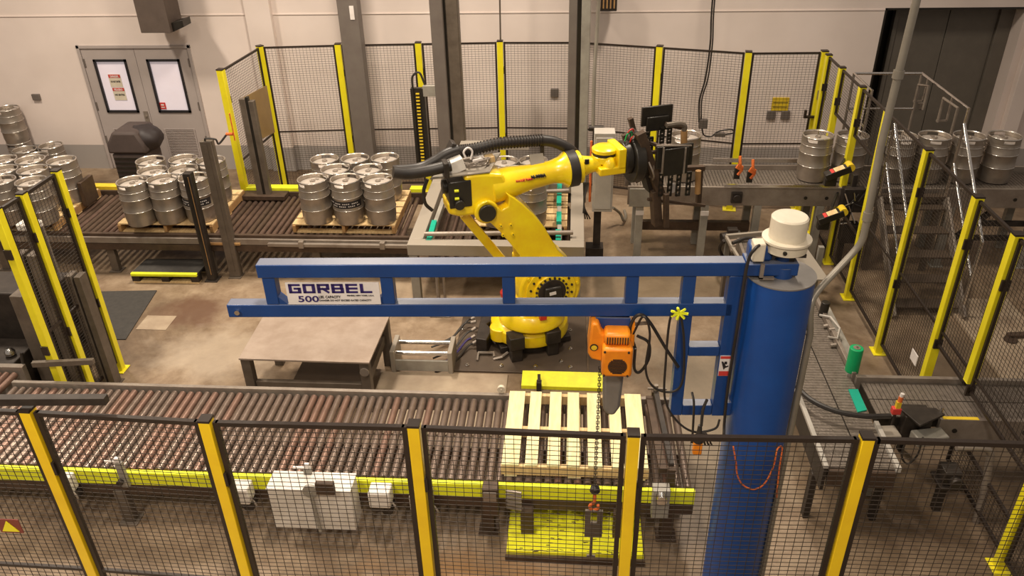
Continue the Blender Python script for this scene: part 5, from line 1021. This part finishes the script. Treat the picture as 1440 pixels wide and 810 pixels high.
for x, z in ((hx - 0.045, mb0 - 0.09), (hx + 0.09, mb0 - 0.09), (hx + 0.09, mb0 - 0.255), (hx - 0.045, mb0 - 0.255)): MB().cyl((x, hy - 0.176, z), (x, hy - 0.169, z), 0.007, 8).build('screw', 'grimy_black', hr)
MB().lathe([(0.024, 0), (0.020, 0.004), (0, 0.004)], 20, (hx - 0.105, hy - 0.106, zb - 0.25), 'Y').build('emblem', 'ink_black', hr)
MB().lathe([(0.017, 0), (0.012, 0.003), (0, 0.003)], 20, (hx - 0.105, hy - 0.110, zb - 0.25), 'Y').build('emblem_face', 'rail_gold', hr)
MB().prism([(hx - 0.045, mb0 - 0.28), (hx + 0.085, mb0 - 0.28), (hx + 0.07, mb0 - 0.60), (hx + 0.04, mb0 - 0.66), (hx - 0.01, mb0 - 0.66), (hx - 0.035, mb0 - 0.61)], hy - 0.04, hy + 0.08).build('chain_bag', 'dish_grey', hr, bevel=0.02)
MB().box(hx + 0.106, hy - 0.06, mb0 - 0.05, hx + 0.125, hy + 0.0, mb0 + 0.04).cyl((hx + 0.115, hy - 0.05, mb0 - 0.12), (hx + 0.115, hy - 0.05, mb0 - 0.04), 0.014, 10).build('cable_gland', 'orange', hr)
MB().bar((hx + 0.10, hy, zb - 0.155), (hx + 0.20, hy - 0.02, zb - 0.13), 0.006, 0.022).build('cable_arm', 'rail_grey', hr)
# load chain with links, then the hook near the conveyor
lx, ly = hx - 0.062, hy - 0.02
ch = MB(); z = mb0 - 0.30; k = 0
ze = (0.236, 3.95, 1.143)[2]
while z > ze:
    a = 0.008; dx, dy = ((a, 0) if k % 2 == 0 else (0, a))
    ch.tube([(lx - dx, ly - dy, z), (lx - dx, ly - dy, z - 0.024), (lx + dx, ly + dy, z - 0.024), (lx + dx, ly + dy, z), (lx - dx, ly - dy, z)], 0.0032, 4, False); z -= 0.021; k += 1
ch.build('load_chain', 'grimy_black', hr)['kind'] = 'stuff'
MB().lathe([(0.0, 0.05), (0.03, 0.03), (0.035, 0.0), (0.02, -0.02), (0.0, -0.02)], 14, (lx, ly, ze)).build('chain_stop', 'rubber', hr)
MB().tube(curve([(lx, ly, ze - 0.02), (lx, ly, ze - 0.10), (lx - 0.03, ly, ze - 0.14), (lx - 0.01, ly, ze - 0.18), (lx + 0.025, ly, ze - 0.16), (lx + 0.025, ly, ze - 0.13)], 5), 0.011, 8).build('hook', 'orange_rag', hr)
sh = thing('lifting_plate', 'small dark plate with oval hole hanging from the chain hook', 'plate', (lx, ly, ze - 0.2))
pz = ze - 0.17
MB().box(lx - 0.06, ly - 0.02, pz - 0.24, lx - 0.022, ly + 0.0, pz).box(lx + 0.022, ly - 0.02, pz - 0.24, lx + 0.06, ly, pz).box(lx - 0.022, ly - 0.02, pz - 0.012, lx + 0.022, ly, pz).box(lx - 0.022, ly - 0.02, pz - 0.24, lx + 0.022, ly, pz - 0.11).build('plate', 'post_grey', sh)
MB().cyl((lx - 0.01, ly - 0.01, pz - 0.24), (lx - 0.012, ly - 0.01, pz - 0.44), 0.010, 8).bar((lx - 0.04, ly - 0.01, pz - 0.44), (lx + 0.02, ly - 0.01, pz - 0.44), 0.014, 0.014).build('pull_rod', 'post_grey', sh)
# power and pendant cords
def cord(nm, label, pts, rad, m='rubber'):
    return tag(MB().tube(curve(pts, 8), rad, 8).build(nm, m), label, 'cord')
cord('hoist_cord', 'black cord looping from the orange hoist to the mast arm, thick straight one', [(0.391, 3.93, 2.294), (0.352, 3.9, 2.437), (0.372, 3.9, 2.525), (0.415, 3.9, 2.545), (0.467, 3.9, 2.489), (0.559, 3.9, 2.329), (0.649, 3.91, 2.182)], 0.010)
cord('hoist_cord', 'black cord hanging in a long loop under the yellow tie, nearest the blue post', [(0.37, 3.9, 2.413), (0.421, 3.88, 2.549), (0.462, 3.86, 2.442), (0.454, 3.86, 2.192), (0.512, 3.86, 2.064), (0.618, 3.86, 2.036), (0.674, 3.86, 2.121), (0.658, 3.86, 2.399), (0.624, 3.87, 2.583)], 0.007)
cord('hoist_cord', 'black cord dropping from the yellow tie down to the orange pendant', [(0.603, 3.87, 2.602), (0.567, 3.86, 2.541), (0.564, 3.85, 2.254), (0.577, 3.84, 2.002), (0.651, 3.83, 1.851), (0.763, 3.82, 1.769), (0.887, 3.82, 1.796), (0.914, 3.84, 1.852)], 0.007)
cord('hoist_cord', 'short black hose loop under the orange hoist plug', [(0.395, 3.9, 2.404), (0.463, 3.9, 2.356), (0.47, 3.9, 2.241), (0.426, 3.9, 2.147), (0.391, 3.9, 2.172), (0.388, 3.9, 2.314)], 0.009)
c = (0.616, 3.87, 2.583)
ty = MB()
for k in range(7):
    a = k * 0.9; ty.bar(c, (c[0] + 0.05 * math.cos(a), c[1] - 0.01, c[2] + 0.04 * math.sin(a)), 0.014, 0.010)
tag(ty.build('yellow_tie', 'rail_yellow'), 'bright yellow tape tied round the cords under the boom', 'tie')
r = thing('pendant_control', 'orange push button pendant hanging just behind the near fence', 'pendant', (0.776, 3.7, 1.691))
c = (0.781, 3.75, 1.713)
MB().box(c[0] - 0.025, 3.73, c[2] - 0.05, c[0] + 0.03, 3.77, c[2] + 0.045).build('case', 'orange', r, bevel=0.008)
MB().lathe([(0.032, 0), (0.032, 0.03), (0.018, 0.05), (0.012, 0.12), (0, 0.12)], 12, (c[0] + 0.003, 3.75, c[2] + 0.045)).build('strain_relief', 'rubber', r)
MB().tube(curve([(c[0] - 0.03, 3.76, c[2] + 0.02), (c[0] - 0.035, 3.78, c[2] + 0.2), (c[0] - 0.04, 3.8, c[2] + 0.30), (c[0] - 0.05, 3.84, c[2] + 0.34)]), 0.007).tube(curve([(c[0] + 0.01, 3.75, c[2] + 0.16), (c[0] + 0.015, 3.78, c[2] + 0.26), (c[0] + 0.035, 3.8, c[2] + 0.32)]), 0.009).build('cable', 'rubber', r)
for k in range(3): MB().bar((c[0] + 0.02 + k * 0.012, 3.76, c[2] + 0.1), (c[0] + 0.05 + k * 0.02, 3.77, c[2] - 0.0), 0.014, 0.01).build('cord_tail', 'grimy_black', r)
for lb, pts in (('orange and black rope hanging left across the lower blue mast', [(1.005, 3.79, 1.687), (1.036, 3.79, 1.563), (1.057, 3.79, 1.458), (1.101, 3.79, 1.377), (1.171, 3.79, 1.344), (1.23, 3.79, 1.395), (1.265, 3.79, 1.544), (1.271, 3.8, 1.666), (1.305, 3.82, 1.661), (1.306, 3.8, 1.507), (1.323, 3.8, 1.268)]),):
    tag(MB().tube(curve(pts), 0.005, 6).build('orange_rope', 'orange_rag'), lb, 'rope')

# ================================================================ raised keg conveyor at the right back
cr = thing('chain_conveyor', 'raised grey chain conveyor carrying kegs at the back right', 'conveyor', (3, 9.6, 0))
ZC = 1.055
ya, yb2 = 9.22, 9.80
MB().box(0.70, ya, ZC - 0.24, 6.6, ya + 0.03, ZC + 0.005).build('near_side_plate', 'rail_grey', cr, bevel=0.003)
MB().box(0.70, yb2, ZC - 0.24, 6.6, yb2 + 0.03, ZC + 0.06).build('far_side_plate', 'rail_grey', cr, bevel=0.003)
b_ = MB()
x = 0.74
while x < 6.58: b_.box(x, ya + 0.035, ZC - 0.02, x + 0.034, yb2 - 0.005, ZC - 0.004); x += 0.04
o = b_.build('chain_belt', 'belt_metal', cr, smooth=False); o['kind'] = 'stuff'
MB().box(0.74, ya + 0.032, ZC - 0.2, 6.58, yb2 - 0.002, ZC - 0.03).build('bed', 'grimy_black', cr)
MB().bar((1.85, ya - 0.03, ZC + 0.04), (3.2, ya - 0.03, ZC + 0.04), 0.03, 0.03).bar((1.8, yb2 + 0.02, ZC + 0.12), (3.0, yb2 + 0.02, ZC + 0.12), 0.03, 0.05).build('guide_rail', 'chrome', cr)
for x in (0.86, 1.66, 2.30, 3.05, 4.6, 5.6):
    MB().box(x - 0.045, ya + 0.0, 0.012, x + 0.045, ya + 0.08, ZC - 0.241).box(x - 0.08, ya - 0.03, 0, x + 0.08, ya + 0.11, 0.012).build('leg', 'frame_grey', cr, bevel=0.004)
    MB().box(x - 0.045, yb2 - 0.05, 0, x + 0.045, yb2 + 0.03, ZC - 0.241).build('leg', 'frame_grey', cr, bevel=0.004)
    MB().box(x - 0.05, ya - 0.006, ZC - 0.38, x + 0.05, ya - 0.0005, ZC - 0.32).build('leg_label', 'label_white', cr) if x < 2 else None
MB().box(0.86, ya + 0.3, 0.32, 2.3, ya + 0.38, 0.44).build('cross_brace', 'rusty', cr, bevel=0.004)
MB().box(0.72, ya - 0.02, ZC - 0.26, 1.08, ya - 0.001, ZC - 0.02).build('end_plate', 'frame_grey', cr, bevel=0.003)
MB().cbox((2.02, ya - 0.02, ZC - 0.12), (0.13, 0.05, 0.14)).cyl((2.02, ya - 0.07, ZC - 0.12), (2.02, ya - 0.045, ZC - 0.12), 0.045, 16).build('bearing', 'grimy_black', cr, bevel=0.005)
for x in (2.85, 3.1, 3.9, 4.4, 5.3): MB().cyl((x, ya - 0.005, ZC - 0.13), (x, ya - 0.0005, ZC - 0.13), 0.022, 12).build('hole_plug', 'black_plate', cr)
MB().box(1.0, yb2 + 0.04, 0.7, 1.9, yb2 + 0.10, 0.9).build('gear_cover', 'grimy_black', cr)
r = thing('drive_unit', 'black drive motor below the raised conveyor near the fence post', 'motor', (2.15, 9.0, 0.3))
q = (1.96, 9, -0.026); MB().cyl((q[0] - 0.1, 9.0, 0.47), (q[0] + 0.12, 9.05, 0.5), 0.07, 16).cbox((q[0] + 0.02, 9.0, 0.58), (0.12, 0.1, 0.06)).build('motor', 'grimy_black', r, bevel=0.004)
MB().box(q[0] - 0.03, 9.0, 0, q[0] + 0.03, 9.06, 0.42).build('stand', 'post_grey', r)
for i, (p0, lb) in enumerate((((1.998, 9.15, 1.348), 'orange rag tied to the raised conveyor rail, left one'), ((2.153, 9.15, 1.304), 'orange rag tied to the raised conveyor rail, right one'))):
    m_ = MB().tube(curve([(p0[0] - 0.01, p0[1], p0[2] + 0.14), (p0[0], p0[1] - 0.02, p0[2] + 0.04), (p0[0] + 0.03, p0[1], p0[2] - 0.03), (p0[0] - 0.01, p0[1], p0[2] - 0.1)], 4), 0.018, 6).cbox((p0[0], p0[1], p0[2]), (0.07, 0.03, 0.06), ry=0.5)
    tag(m_.build('orange_rag', 'orange_rag'), lb, 'rag')
    tag(MB().box(p0[0] - 0.05, p0[1] + 0.01, p0[2] - 0.16, p0[0] + 0.02, p0[1] + 0.05, p0[2] - 0.02).build('photo_eye', 'black_plate', bevel=0.005), 'small black photo eye behind ' + lb, 'sensor')
# grey control cabinet
r = thing('control_cabinet', 'narrow pale grey control cabinet right of the mast', 'cabinet', (0.4, 9.0, 0))
q0 = (0.258, 8.9, 1.829); q1 = (0.437, 8.9, 1.829); q2 = (0.365, 8.9, 0.86)
MB().box(q0[0] - 0.0, 8.9, q2[2] + 0.0, q0[0] + 0.24, 9.1, q0[2] + 0.02).build('body', 'cabinet_grey', r, bevel=0.006)
MB().box(q0[0] + 0.02, 8.885, q2[2] + 0.04, q0[0] + 0.22, 8.899, q0[2] - 0.03).build('door', 'cabinet_grey', r, bevel=0.004)
MB().box(q0[0] + 0.03, 9.101, 0, q0[0] + 0.12, 9.18, q0[2]).box(q0[0] - 0.06, 9.02, 0.012, q0[0] + 0.16, 9.2, 0.3).build('stand', 'grimy_black', r, bevel=0.004)
MB().cyl((q0[0] - 0.03, 8.98, q2[2] + 0.1), (q0[0] - 0.03, 8.98, q0[2] - 0.1), 0.014, 8).build('orange_cable', 'orange_rag', r)
for k in range(4): MB().tube(curve([(q0[0] - 0.05 - 0.02 * k, 8.98, q2[2] + 0.35), (q0[0] - 0.1, 8.9 + 0.02 * k, q2[2] + 0.1), (q0[0] - 0.02 - 0.03 * k, 8.95, q2[2] - 0.12)]), 0.009, 6).build('cable', 'rubber', r)
tag(MB().tube(curve([(0.578, 10.139, 0.35), (0.688, 10.279, 0.2), (0.745, 10.302, 0.08), (0.791, 10.57, 0.02), (0.78, 10.763, 0.02)]), 0.02, 8).build('grey_hose', 'conduit'), 'grey flexible hose curling on the floor right of the cabinet', 'hose')

# angled photo sensors on the fence
for i, (q, lb) in enumerate((((2.998, 8.681, 1.5), 'angled black and yellow sensor head on the right fence, upper one'), ((2.908, 8.371, 1.1), 'angled black and yellow sensor head on the right fence, lower one'))):
    r = thing('sensor_head', lb, 'sensor', q, 0, 'angled sensor heads'); q = Vector(q); ry_ = -0.42
    Mr = Matrix.Translation(q) @ Matrix.Rotation(ry_, 4, 'Y')
    def SB(a, b, c, d, e, f, nm, m, bv=0.004):
        mb = MB().box(a, b, c, d, e, f); mb.v = [tuple(Mr @ Vector(v)) for v in mb.v]; return mb.build(nm, m, r, bevel=bv)
    SB(-0.16, -0.06, -0.05, 0.12, 0.06, 0.03, 'housing', 'black_plate', 0.01); SB(-0.05, -0.064, 0.031, 0.06, 0.04, 0.035, 'label', 'wood'); SB(-0.09, -0.062, 0.031, -0.055, 0.04, 0.034, 'red_label', 'ink_red')
    mb = MB().cyl((0.12, -0.05, 0.0), (0.12, 0.07, 0.0), 0.045, 16); mb.v = [tuple(Mr @ Vector(v)) for v in mb.v]; mb.build('yellow_end', 'rail_gold', r)
    MB().cbox(q + Vector((-0.06, 0.05, -0.13)), (0.13, 0.08, 0.14)).bar(q + Vector((-0.04, 0.05, -0.17)), (3.25, [9.30, 9.30][i], q.z - 0.1), 0.03).build('mount', 'black_plate', r, bevel=0.01)
# clutter of fittings right of the sensors
r = thing('pneumatic_manifold', 'cluster of dark hoses and bright fittings between fence posts and stairs', 'manifold', (3.371, 9.047, 0.9))
q = Vector((3.373, 9.142, 0.95)); MB().cbox(q, (0.25, 0.12, 0.3)).cbox(q + Vector((0.05, 0.02, -0.45)), (0.2, 0.14, 0.25)).bar(q + Vector((0, 0.05, -0.95)), q + Vector((0, 0.05, 0.3)), 0.06).build('body', 'grimy_black', r, bevel=0.006)
random.seed(11)
for k in range(9): MB().cyl(q + Vector((random.uniform(-.15, .15), -0.08, random.uniform(-.3, .2))), q + Vector((random.uniform(-.15, .15), -0.09, random.uniform(-.3, .2))), 0.009, 6).build('fitting', 'chrome' if k % 2 else 'rubber', r)

# ================================================================ cross-over stairs
st = thing('crossover_stairs', 'grey steel stairs with chrome handrails beside the right fence, before the raised conveyor', 'stairs', (4.0, 8.6, 0))
sx0, sx1 = 3.66, 4.42; sy0, sy1, szt = 7.95, 9.05, 1.02
for x in (sx0, sx1): MB().bar((x, sy0, 0.03), (x, sy1, szt - 0.02), 0.03, 0.13).build('stringer', 'rail_grey', st, bevel=0.004)
for k in range(5):
    t = (k + 0.7) / 5; y = sy0 + (sy1 - sy0) * t; z = szt * t - 0.04
    MB().box(sx0 + 0.02, y - 0.04, z - 0.02, sx1 - 0.02, y + 0.15, z).build('tread', 'plate_brown', st, bevel=0.003)
MB().box(sx0, sy1 + 0.02, szt - 0.04, sx1, 9.17, szt).build('landing', 'plate_brown', st, bevel=0.003)
for x in (sx0 + .03, sx1 - .03): MB().box(x - 0.03, sy1 + 0.05, 0, x + 0.03, sy1 + 0.11, szt - 0.041).build('support_leg', 'post_grey', st)
def rail(pts, m='chrome', rad=0.018): MB().tube(pts, rad, 10).build('handrail', m, st)
zR = 2.02
for x in (sx0, sx1):
    rail([(x, sy0 + 0.08, 0.1), (x, sy0 + 0.08, 0.95), (x, sy1 + 0.05, 1.90), (x, sy1 + 0.05, szt)], 'chrome')
    rail([(x, sy0 + 0.08, 0.50), (x, sy1 + 0.05, 1.43)], 'chrome', 0.015)
rail([(sx0, 10.0, szt), (sx0, 10.0, zR), (sx0, 10.75, zR), (sx1 + 0.1, 10.75, zR), (sx1 + 0.1, sy1 + 0.25, zR), (sx1 + 0.1, sy1 + 0.25, 0.0)], 'chrome', 0.018)
rail([(sx0, 10.0, 1.55), (sx0, 10.75, 1.55), (sx1 + 0.1, 10.75, 1.55)], 'chrome', 0.014)
for x, y in ((sx0, 10.0), (sx0, 10.75), (sx1 + 0.1, 10.75)): MB().tube([(x, y, 0), (x, y, zR)], 0.017, 10).build('rail_post', 'rail_grey', st)
for q0, q1 in (((4.42, 9.76, 1.997), (4.42, 9.349, 2.007)), ((4.42, 10.534, 1.935), (4.42, 10.238, 2.003))):
    rail([(q0[0], q0[1], 1.70), q0, q1, (q1[0], q1[1], 1.70)], 'rail_grey', 0.017)
    MB().bar((q0[0] - 0.02, q0[1], 1.72), (sx1 + 0.1, q0[1], 1.72), 0.02, 0.02).bar((sx1 + 0.1, q0[1], 1.72), (sx1 + 0.1, q0[1], zR), 0.02, 0.02).build('rail_joint', 'rail_grey', st)

# ================================================================ right plate-chain conveyors
def belt(label, x0, x1, y0, y1, z, along, split, rails, name='slat_conveyor'):
    r = thing(name, label, 'conveyor', ((x0 + x1) / 2, (y0 + y1) / 2, 0)); b = MB(); p = 0.038
    if along == 'y':
        for xa, xb in ((x0, split - 0.006), (split + 0.006, x1)):
            y = y0
            while y < y1 - p: b.box(xa, y, z - 0.012, xb, y + p - 0.005, z); y += p
    else:
        for ya_, yb_ in ((y0, split - 0.006), (split + 0.006, y1)):
            x = x0
            while x < x1 - p: b.box(x, ya_, z - 0.012, x + p - 0.005, yb_, z); x += p
    o = b.build('slat_belt', 'belt_metal', r, smooth=False); o['kind'] = 'stuff'
    MB().box(x0, y0, z - 0.10, x1, y1, z - 0.014).build('bed', 'black_plate', r)
    return r
ZB = 0.70
r = belt('long plate chain conveyor running away behind the blue mast', 1.98, 2.47, 4.72, 8.55, ZB, 'y', 2.25, None)
MB().box(1.94, 4.70, ZB - 0.0, 1.975, 5.72, ZB + 0.03).build('side_rail', 'cabinet_grey', r, bevel=0.003)
MB().box(1.945, 4.70, ZB - 0.22, 1.97, 5.72, ZB - 0.001).build('side_plate', 'grimy_black', r)
MB().box(1.94, 5.722, ZB - 0.18, 1.975, 8.55, ZB + 0.01).build('side_rail', 'rail_grey', r, bevel=0.003)
MB().box(2.475, 5.86, ZB - 0.22, 2.51, 8.55, ZB + 0.06).build('side_rail', 'rail_grey', r, bevel=0.003)
MB().box(2.475, 4.70, ZB - 0.02, 2.51, 5.25, ZB + 0.03).build('side_rail', 'cabinet_grey', r, bevel=0.003)
MB().box(1.98, 4.68, ZB - 0.16, 2.47, 4.715, ZB - 0.01).build('end_plate', 'rusty', r)
for x, y in ((1.96, 4.9), (2.49, 4.9), (1.96, 6.2), (2.49, 6.4), (1.96, 7.8), (2.49, 7.8)): MB().box(x - 0.025, y - 0.03, 0, x + 0.025, y + 0.03, ZB - 0.22).build('leg', 'grimy_black', r, bevel=0.003)
g_ = [(2.387, 5.746, 0.705), (2.463, 5.719, 0.705), (2.46, 5.429, 0.705), (2.452, 5.365, 0.705), (2.392, 5.353, 0.705)]
MB().prismz([(2.4, 5.686, 0.705)[:2], (2.479, 5.689, 0.705)[:2], (2.472, 5.411, 0.705)[:2], (2.388, 5.38, 0.705)[:2]], ZB + 0.001, ZB + 0.012).build('green_wear_strip', 'teal', r)
r2 = belt('plate chain conveyor crossing to the right picture edge', 2.54, 4.9, 5.35, 5.80, ZB, 'x', 5.57, None)
MB().box(2.50, 5.81, ZB - 0.12, 4.9, 5.85, ZB + 0.05).build('far_rail', 'rail_grey', r2, bevel=0.003)
MB().box(3.02, 5.30, ZB - 0.20, 4.9, 5.34, ZB + 0.02).build('near_rail', 'rail_grey', r2, bevel=0.003)
MB().box(3.04, 5.302, ZB + 0.021, 3.32, 5.338, ZB + 0.024).build('yellow_label', 'rail_gold', r2)
for x in (3.15, 3.7): MB().cyl((x, 5.29, ZB - 0.09), (x, 5.299, ZB - 0.09), 0.02, 10).build('bolt_hole', 'black_plate', r2)
for x, y in ((2.62, 5.38), (3.0, 5.75), (4.1, 5.38), (4.1, 5.75)): MB().box(x - 0.025, y - 0.03, 0, x + 0.025, y + 0.03, ZB - 0.12).build('leg', 'grimy_black', r2, bevel=0.003)
c = Vector((2.435, 5.768, 0.705)); e = Vector((c.x + 0.0, c.y, c.z))
t_ = (2.503, 5.93, 0.975)
r = thing('green_roller', 'upright bright green roller at the corner of the two plate conveyors', 'roller', (2.56, 5.93, 0.6))
gx = (2.492, 5.93, 0.778)[0]
MB().cyl((gx, 5.93, ZB + 0.03), (gx, 5.93, (2.503, 5.93, 0.975)[2]), 0.058, 24).build('sleeve', 'green', r, bevel=0.006)
zt2 = (2.503, 5.93, 0.975)[2]
MB().cyl((gx, 5.93, zt2), (gx, 5.93, zt2 + 0.004), 0.03, 16).cyl((gx, 5.93, zt2), (gx, 5.93, zt2 + 0.02), 0.01, 8).build('hub', 'rail_grey', r); MB().box(gx - 0.05, 5.88, ZB - 0.2, gx + 0.05, 5.98, ZB + 0.028).build('bracket', 'frame_grey', r)
# transfer plate, sensor, hose at the corner
r = thing('transfer_plate', 'dark triangular transfer plate with peg at the conveyor corner', 'plate', (2.9, 5.3, 0.75))
tp = [(2.689, 5.374, 0.78)[:2], (2.99, 5.369, 0.78)[:2], (3.032, 5.289, 0.78)[:2], (2.785, 5.138, 0.78)[:2]]
MB().prismz(tp, 0.765, 0.785).build('plate', 'grimy_black', r, bevel=0.004)
q = (3.014, 5.321, 0.79); MB().cyl((q[0], q[1], 0.785), (q[0], q[1], 0.83), 0.012, 10).build('peg', 'chrome', r)
q = (2.843, 5.315, 0.7); MB().box(q[0] - 0.12, q[1] - 0.05, 0.50, q[0] + 0.1, q[1] + 0.12, 0.764).build('support', 'grimy_black', r, bevel=0.006)
q = (2.911, 5.195, 0.7); MB().cbox((q[0], q[1], 0.62), (0.26, 0.13, 0.08), rz=0.2).build('guard_box', 'frame_grey', r, bevel=0.01)
q = (2.536, 5.178, 0.7); MB().cbox((q[0], q[1], 0.66), (0.24, 0.14, 0.05), rz=0.1).build('cover', 'frame_beige', r, bevel=0.01)
MB().box(q[0] - 0.03, q[1] - 0.03, 0, q[0] + 0.03, q[1] + 0.03, 0.63).build('leg', 'frame_grey', r)
r = thing('photo_sensor', 'small red topped sensor on a rod at the conveyor corner', 'sensor', (2.643, 5.282, 0.72))
q = (2.649, 5.301, 0.72); MB().cyl((q[0], q[1], 0.6), (q[0], q[1], 0.86), 0.012, 8).build('rod', 'grimy_black', r)
MB().cbox((q[0], q[1], 0.80), (0.07, 0.05, 0.06)).build('body', 'ink_red', r, bevel=0.006); MB().cbox((q[0] + 0.005, q[1], 0.86), (0.035, 0.035, 0.06)).build('yellow_body', 'rail_gold', r)
MB().cyl((q[0] + 0.01, q[1], 0.89), (q[0] + 0.012, q[1], 0.94), 0.018, 10).build('red_cap', 'orange_rag', r); MB().cyl((q[0] + 0.012, q[1], 0.94), (q[0] + 0.016, q[1], 0.97), 0.016, 10).build('tip', 'label_white', r)
for k in (0, 1): tag(MB().tube(curve([(1.921, 5.611, 0.8), (2.002, 5.412, 0.8), (2.165, 5.272, 0.8), (2.373, 5.218, 0.8), (2.58, 5.227, 0.8)]), 0.022, 8).build('guide_strip', 'rubber'), 'curved dark guide strip sweeping over the plate conveyors from mast to corner', 'guide') if k == 0 else None
# drive hardware beyond the right rail
r = thing('side_bracket', 'pale bracket with bolts and black cylinder on the far conveyor rail', 'bracket', (2.6, 6.9, 0.6))
q = (2.483, 6.88, 0.8); MB().cyl((q[0], q[1], 0.60), (q[0] + 0.015, q[1], 0.86), 0.042, 16).build('cylinder', 'black_plate', r, bevel=0.004)
MB().tube([(2.417, 6.766, 0.78), (2.515, 6.731, 0.78), (2.547, 6.533, 0.78), (2.482, 6.363, 0.78), (2.449, 6.504, 0.7)], 0.012, 8).build('loop_rod', 'cabinet_grey', r)
for a_ in ((2.488, 7.064, 0.72), (2.439, 6.658, 0.72), (2.459, 6.551, 0.75), (2.42, 6.332, 0.72), (2.497, 6.524, 0.72)): MB().cyl(a_, (a_[0] + 0.05, a_[1], a_[2] + 0.01), 0.02, 8).build('fitting', 'rail_grey', r)
MB().box(2.512, 6.1, ZB - 0.3, 2.62, 7.15, ZB - 0.02).build('mount', 'frame_grey', r, bevel=0.004)
# infeed trough behind the mast
r = thing('infeed_trough', 'pale beige sheet metal trough behind the slip ring', 'trough', (2.3, 8.6, 0))
MB().box(1.90, 8.57, 0.50, 2.52, 9.0, 0.53).build('floor_sheet', 'table_steel', r)
MB().prismz([(2.379, 8.897, 0.62)[:2], (2.723, 8.717, 0.62)[:2], (2.798, 7.752, 0.62)[:2], (2.525, 7.743, 0.62)[:2]], 0.60, 0.62).build('side_sheet', 'frame_beige', r, bevel=0.002)
MB().bar((1.841, 8.67, 0.66), (2.437, 8.799, 0.66), 0.04, 0.06).bar((1.841, 8.67, 0.66), (1.913, 7.988, 0.66), 0.03, 0.04).build('edge_rail', 'frame_beige', r, bevel=0.004)
MB().tube(curve([(1.862, 8.388, 0.72), (2.037, 8.48, 0.74), (2.199, 8.469, 0.72), (2.26, 8.438, 0.7)]), 0.022, 8).build('hose', 'rubber', r)
MB().tube(curve([(1.826, 8.694, 0.6), (1.822, 8.858, 0.4), (1.925, 8.939, 0.2), (2.045, 9.012, 0.02)]), 0.02, 8).build('hose', 'grimy_black', r)
for x, y in ((1.93, 8.95), (2.49, 8.95)): MB().box(x - 0.03, y - 0.03, 0, x + 0.03, y + 0.03, 0.499).build('leg', 'frame_grey', r)
q = (2.928, 8.537, 0.3); MB().box(q[0] - 0.03, q[1], 0, q[0] + 0.03, q[1] + 0.06, 0.599).build('leg', 'frame_grey', r)
q = (1.843, 8.378, 0); MB().box(q[0] - 0.05, q[1] - 0.05, 0, q[0] + 0.05, q[1] + 0.05, 0.5).build('leg', 'post_grey', r, bevel=0.004)
# bent tube under the crossing conveyor
r = thing('bent_tube', 'bent dark steel tube guard at the lower right behind the fence', 'tube guard', (3.2, 4.9, 0))
MB().tube(curve([(2.971, 4.9, 0.77), (3.152, 4.9, 0.778), (3.225, 4.9, 0.738), (3.25, 4.9, 0.623), (3.297, 4.9, 0.265), (3.313, 4.9, -0.091)]), 0.028, 10).build('tube', 'rail_grey', r)
q = (3.313, 4.9, -0.091); MB().tube([q, (q[0], q[1], 0.0)], 0.028, 10).build('tube_leg', 'rail_grey', r)
r = thing('gear_motor', 'small dark gear motor low under the crossing conveyor', 'motor', (2.9, 5.1, 0.2))
q = (3.041, 5, 0.424); MB().cbox((q[0], 5.0, q[2]), (0.13, 0.14, 0.12)).cyl((q[0] + 0.02, 4.88, q[2] - 0.02), (q[0] + 0.02, 5.0, q[2] - 0.02), 0.05, 14).box(q[0] - 0.09, 4.9, q[2] - 0.1, q[0] + 0.09, 5.1, q[2] - 0.07).build('body', 'grimy_black', r, bevel=0.005)
MB().box(q[0] - 0.03, 5.0, 0, q[0] + 0.03, 5.06, q[2] - 0.07).build('stand', 'grimy_black', r)
MB().tube(curve([(2.64, 5, 0.755), (2.637, 5, 0.594), (2.699, 5, 0.507), (2.755, 5, 0.599), (2.757, 5, 0.781)]), 0.008, 6).build('cable', 'rubber', r)
r = thing('floor_iron', 'rusty bent iron foot on the pale pad beyond the right fence', 'foot', (4.79, 7.648, 0.03))
q = (4.743, 7.588, 0.05); MB().bar(q, (q[0] + 0.4, q[1] + 0.05, q[2]), 0.07, 0.04).lathe([(0.07, 0), (0.07, 0.012), (0.05, 0.012)], 18, (q[0] - 0.0, q[1] - 0.06, 0.031)).build('foot', 'rusty', r)
q = (3.27, 6.463, 0.514); tag(MB().box(3.255, q[1] - 0.07, q[2] - 0.05, 3.262, q[1] + 0.07, q[2] + 0.06).build('tag_plate', 'label_white'), 'small white plate wired to the right fence mesh', 'plate')
q = (3.251, 10.83, 1.423); r = thing('gate_latch', 'dark latch handle on the last back fence post', 'latch', q)
MB().box(q[0] - 0.10, q[1] - 0.02, q[2] - 0.03, q[0] + 0.10, q[1] + 0.02, q[2]).build('bar', 'fence_black', r)
MB().box(q[0] - 0.12, q[1] - 0.02, q[2] - 0.03, q[0] - 0.09, q[1] + 0.02, q[2] + 0.08).build('handle', 'fence_black', r)
MB().box(q[0] + 0.02, q[1] - 0.03, q[2] + 0.22, q[0] + 0.12, q[1] + 0.04, q[2] + 0.34).build('switch_box', 'column_grey', r)
r = thing('under_frame', 'dark bracing under the raised conveyor at the right edge', 'frame', (5.0, 9.4, 0))
for a, b in (((4.75, 9.35, 0.30), (5.15, 9.35, 0.72)), ((4.9, 9.35, 0.55), (5.9, 9.35, 0.55)), ((4.9, 9.35, 0.35), (5.9, 9.35, 0.35))): MB().bar(a, b, 0.05, 0.06).build('brace', 'grimy_black', r)
for x in (4.95, 5.85): MB().box(x - 0.03, 9.32, 0, x + 0.03, 9.38, 0.8).build('leg', 'grimy_black', r)
bpy.context.view_layer.update()
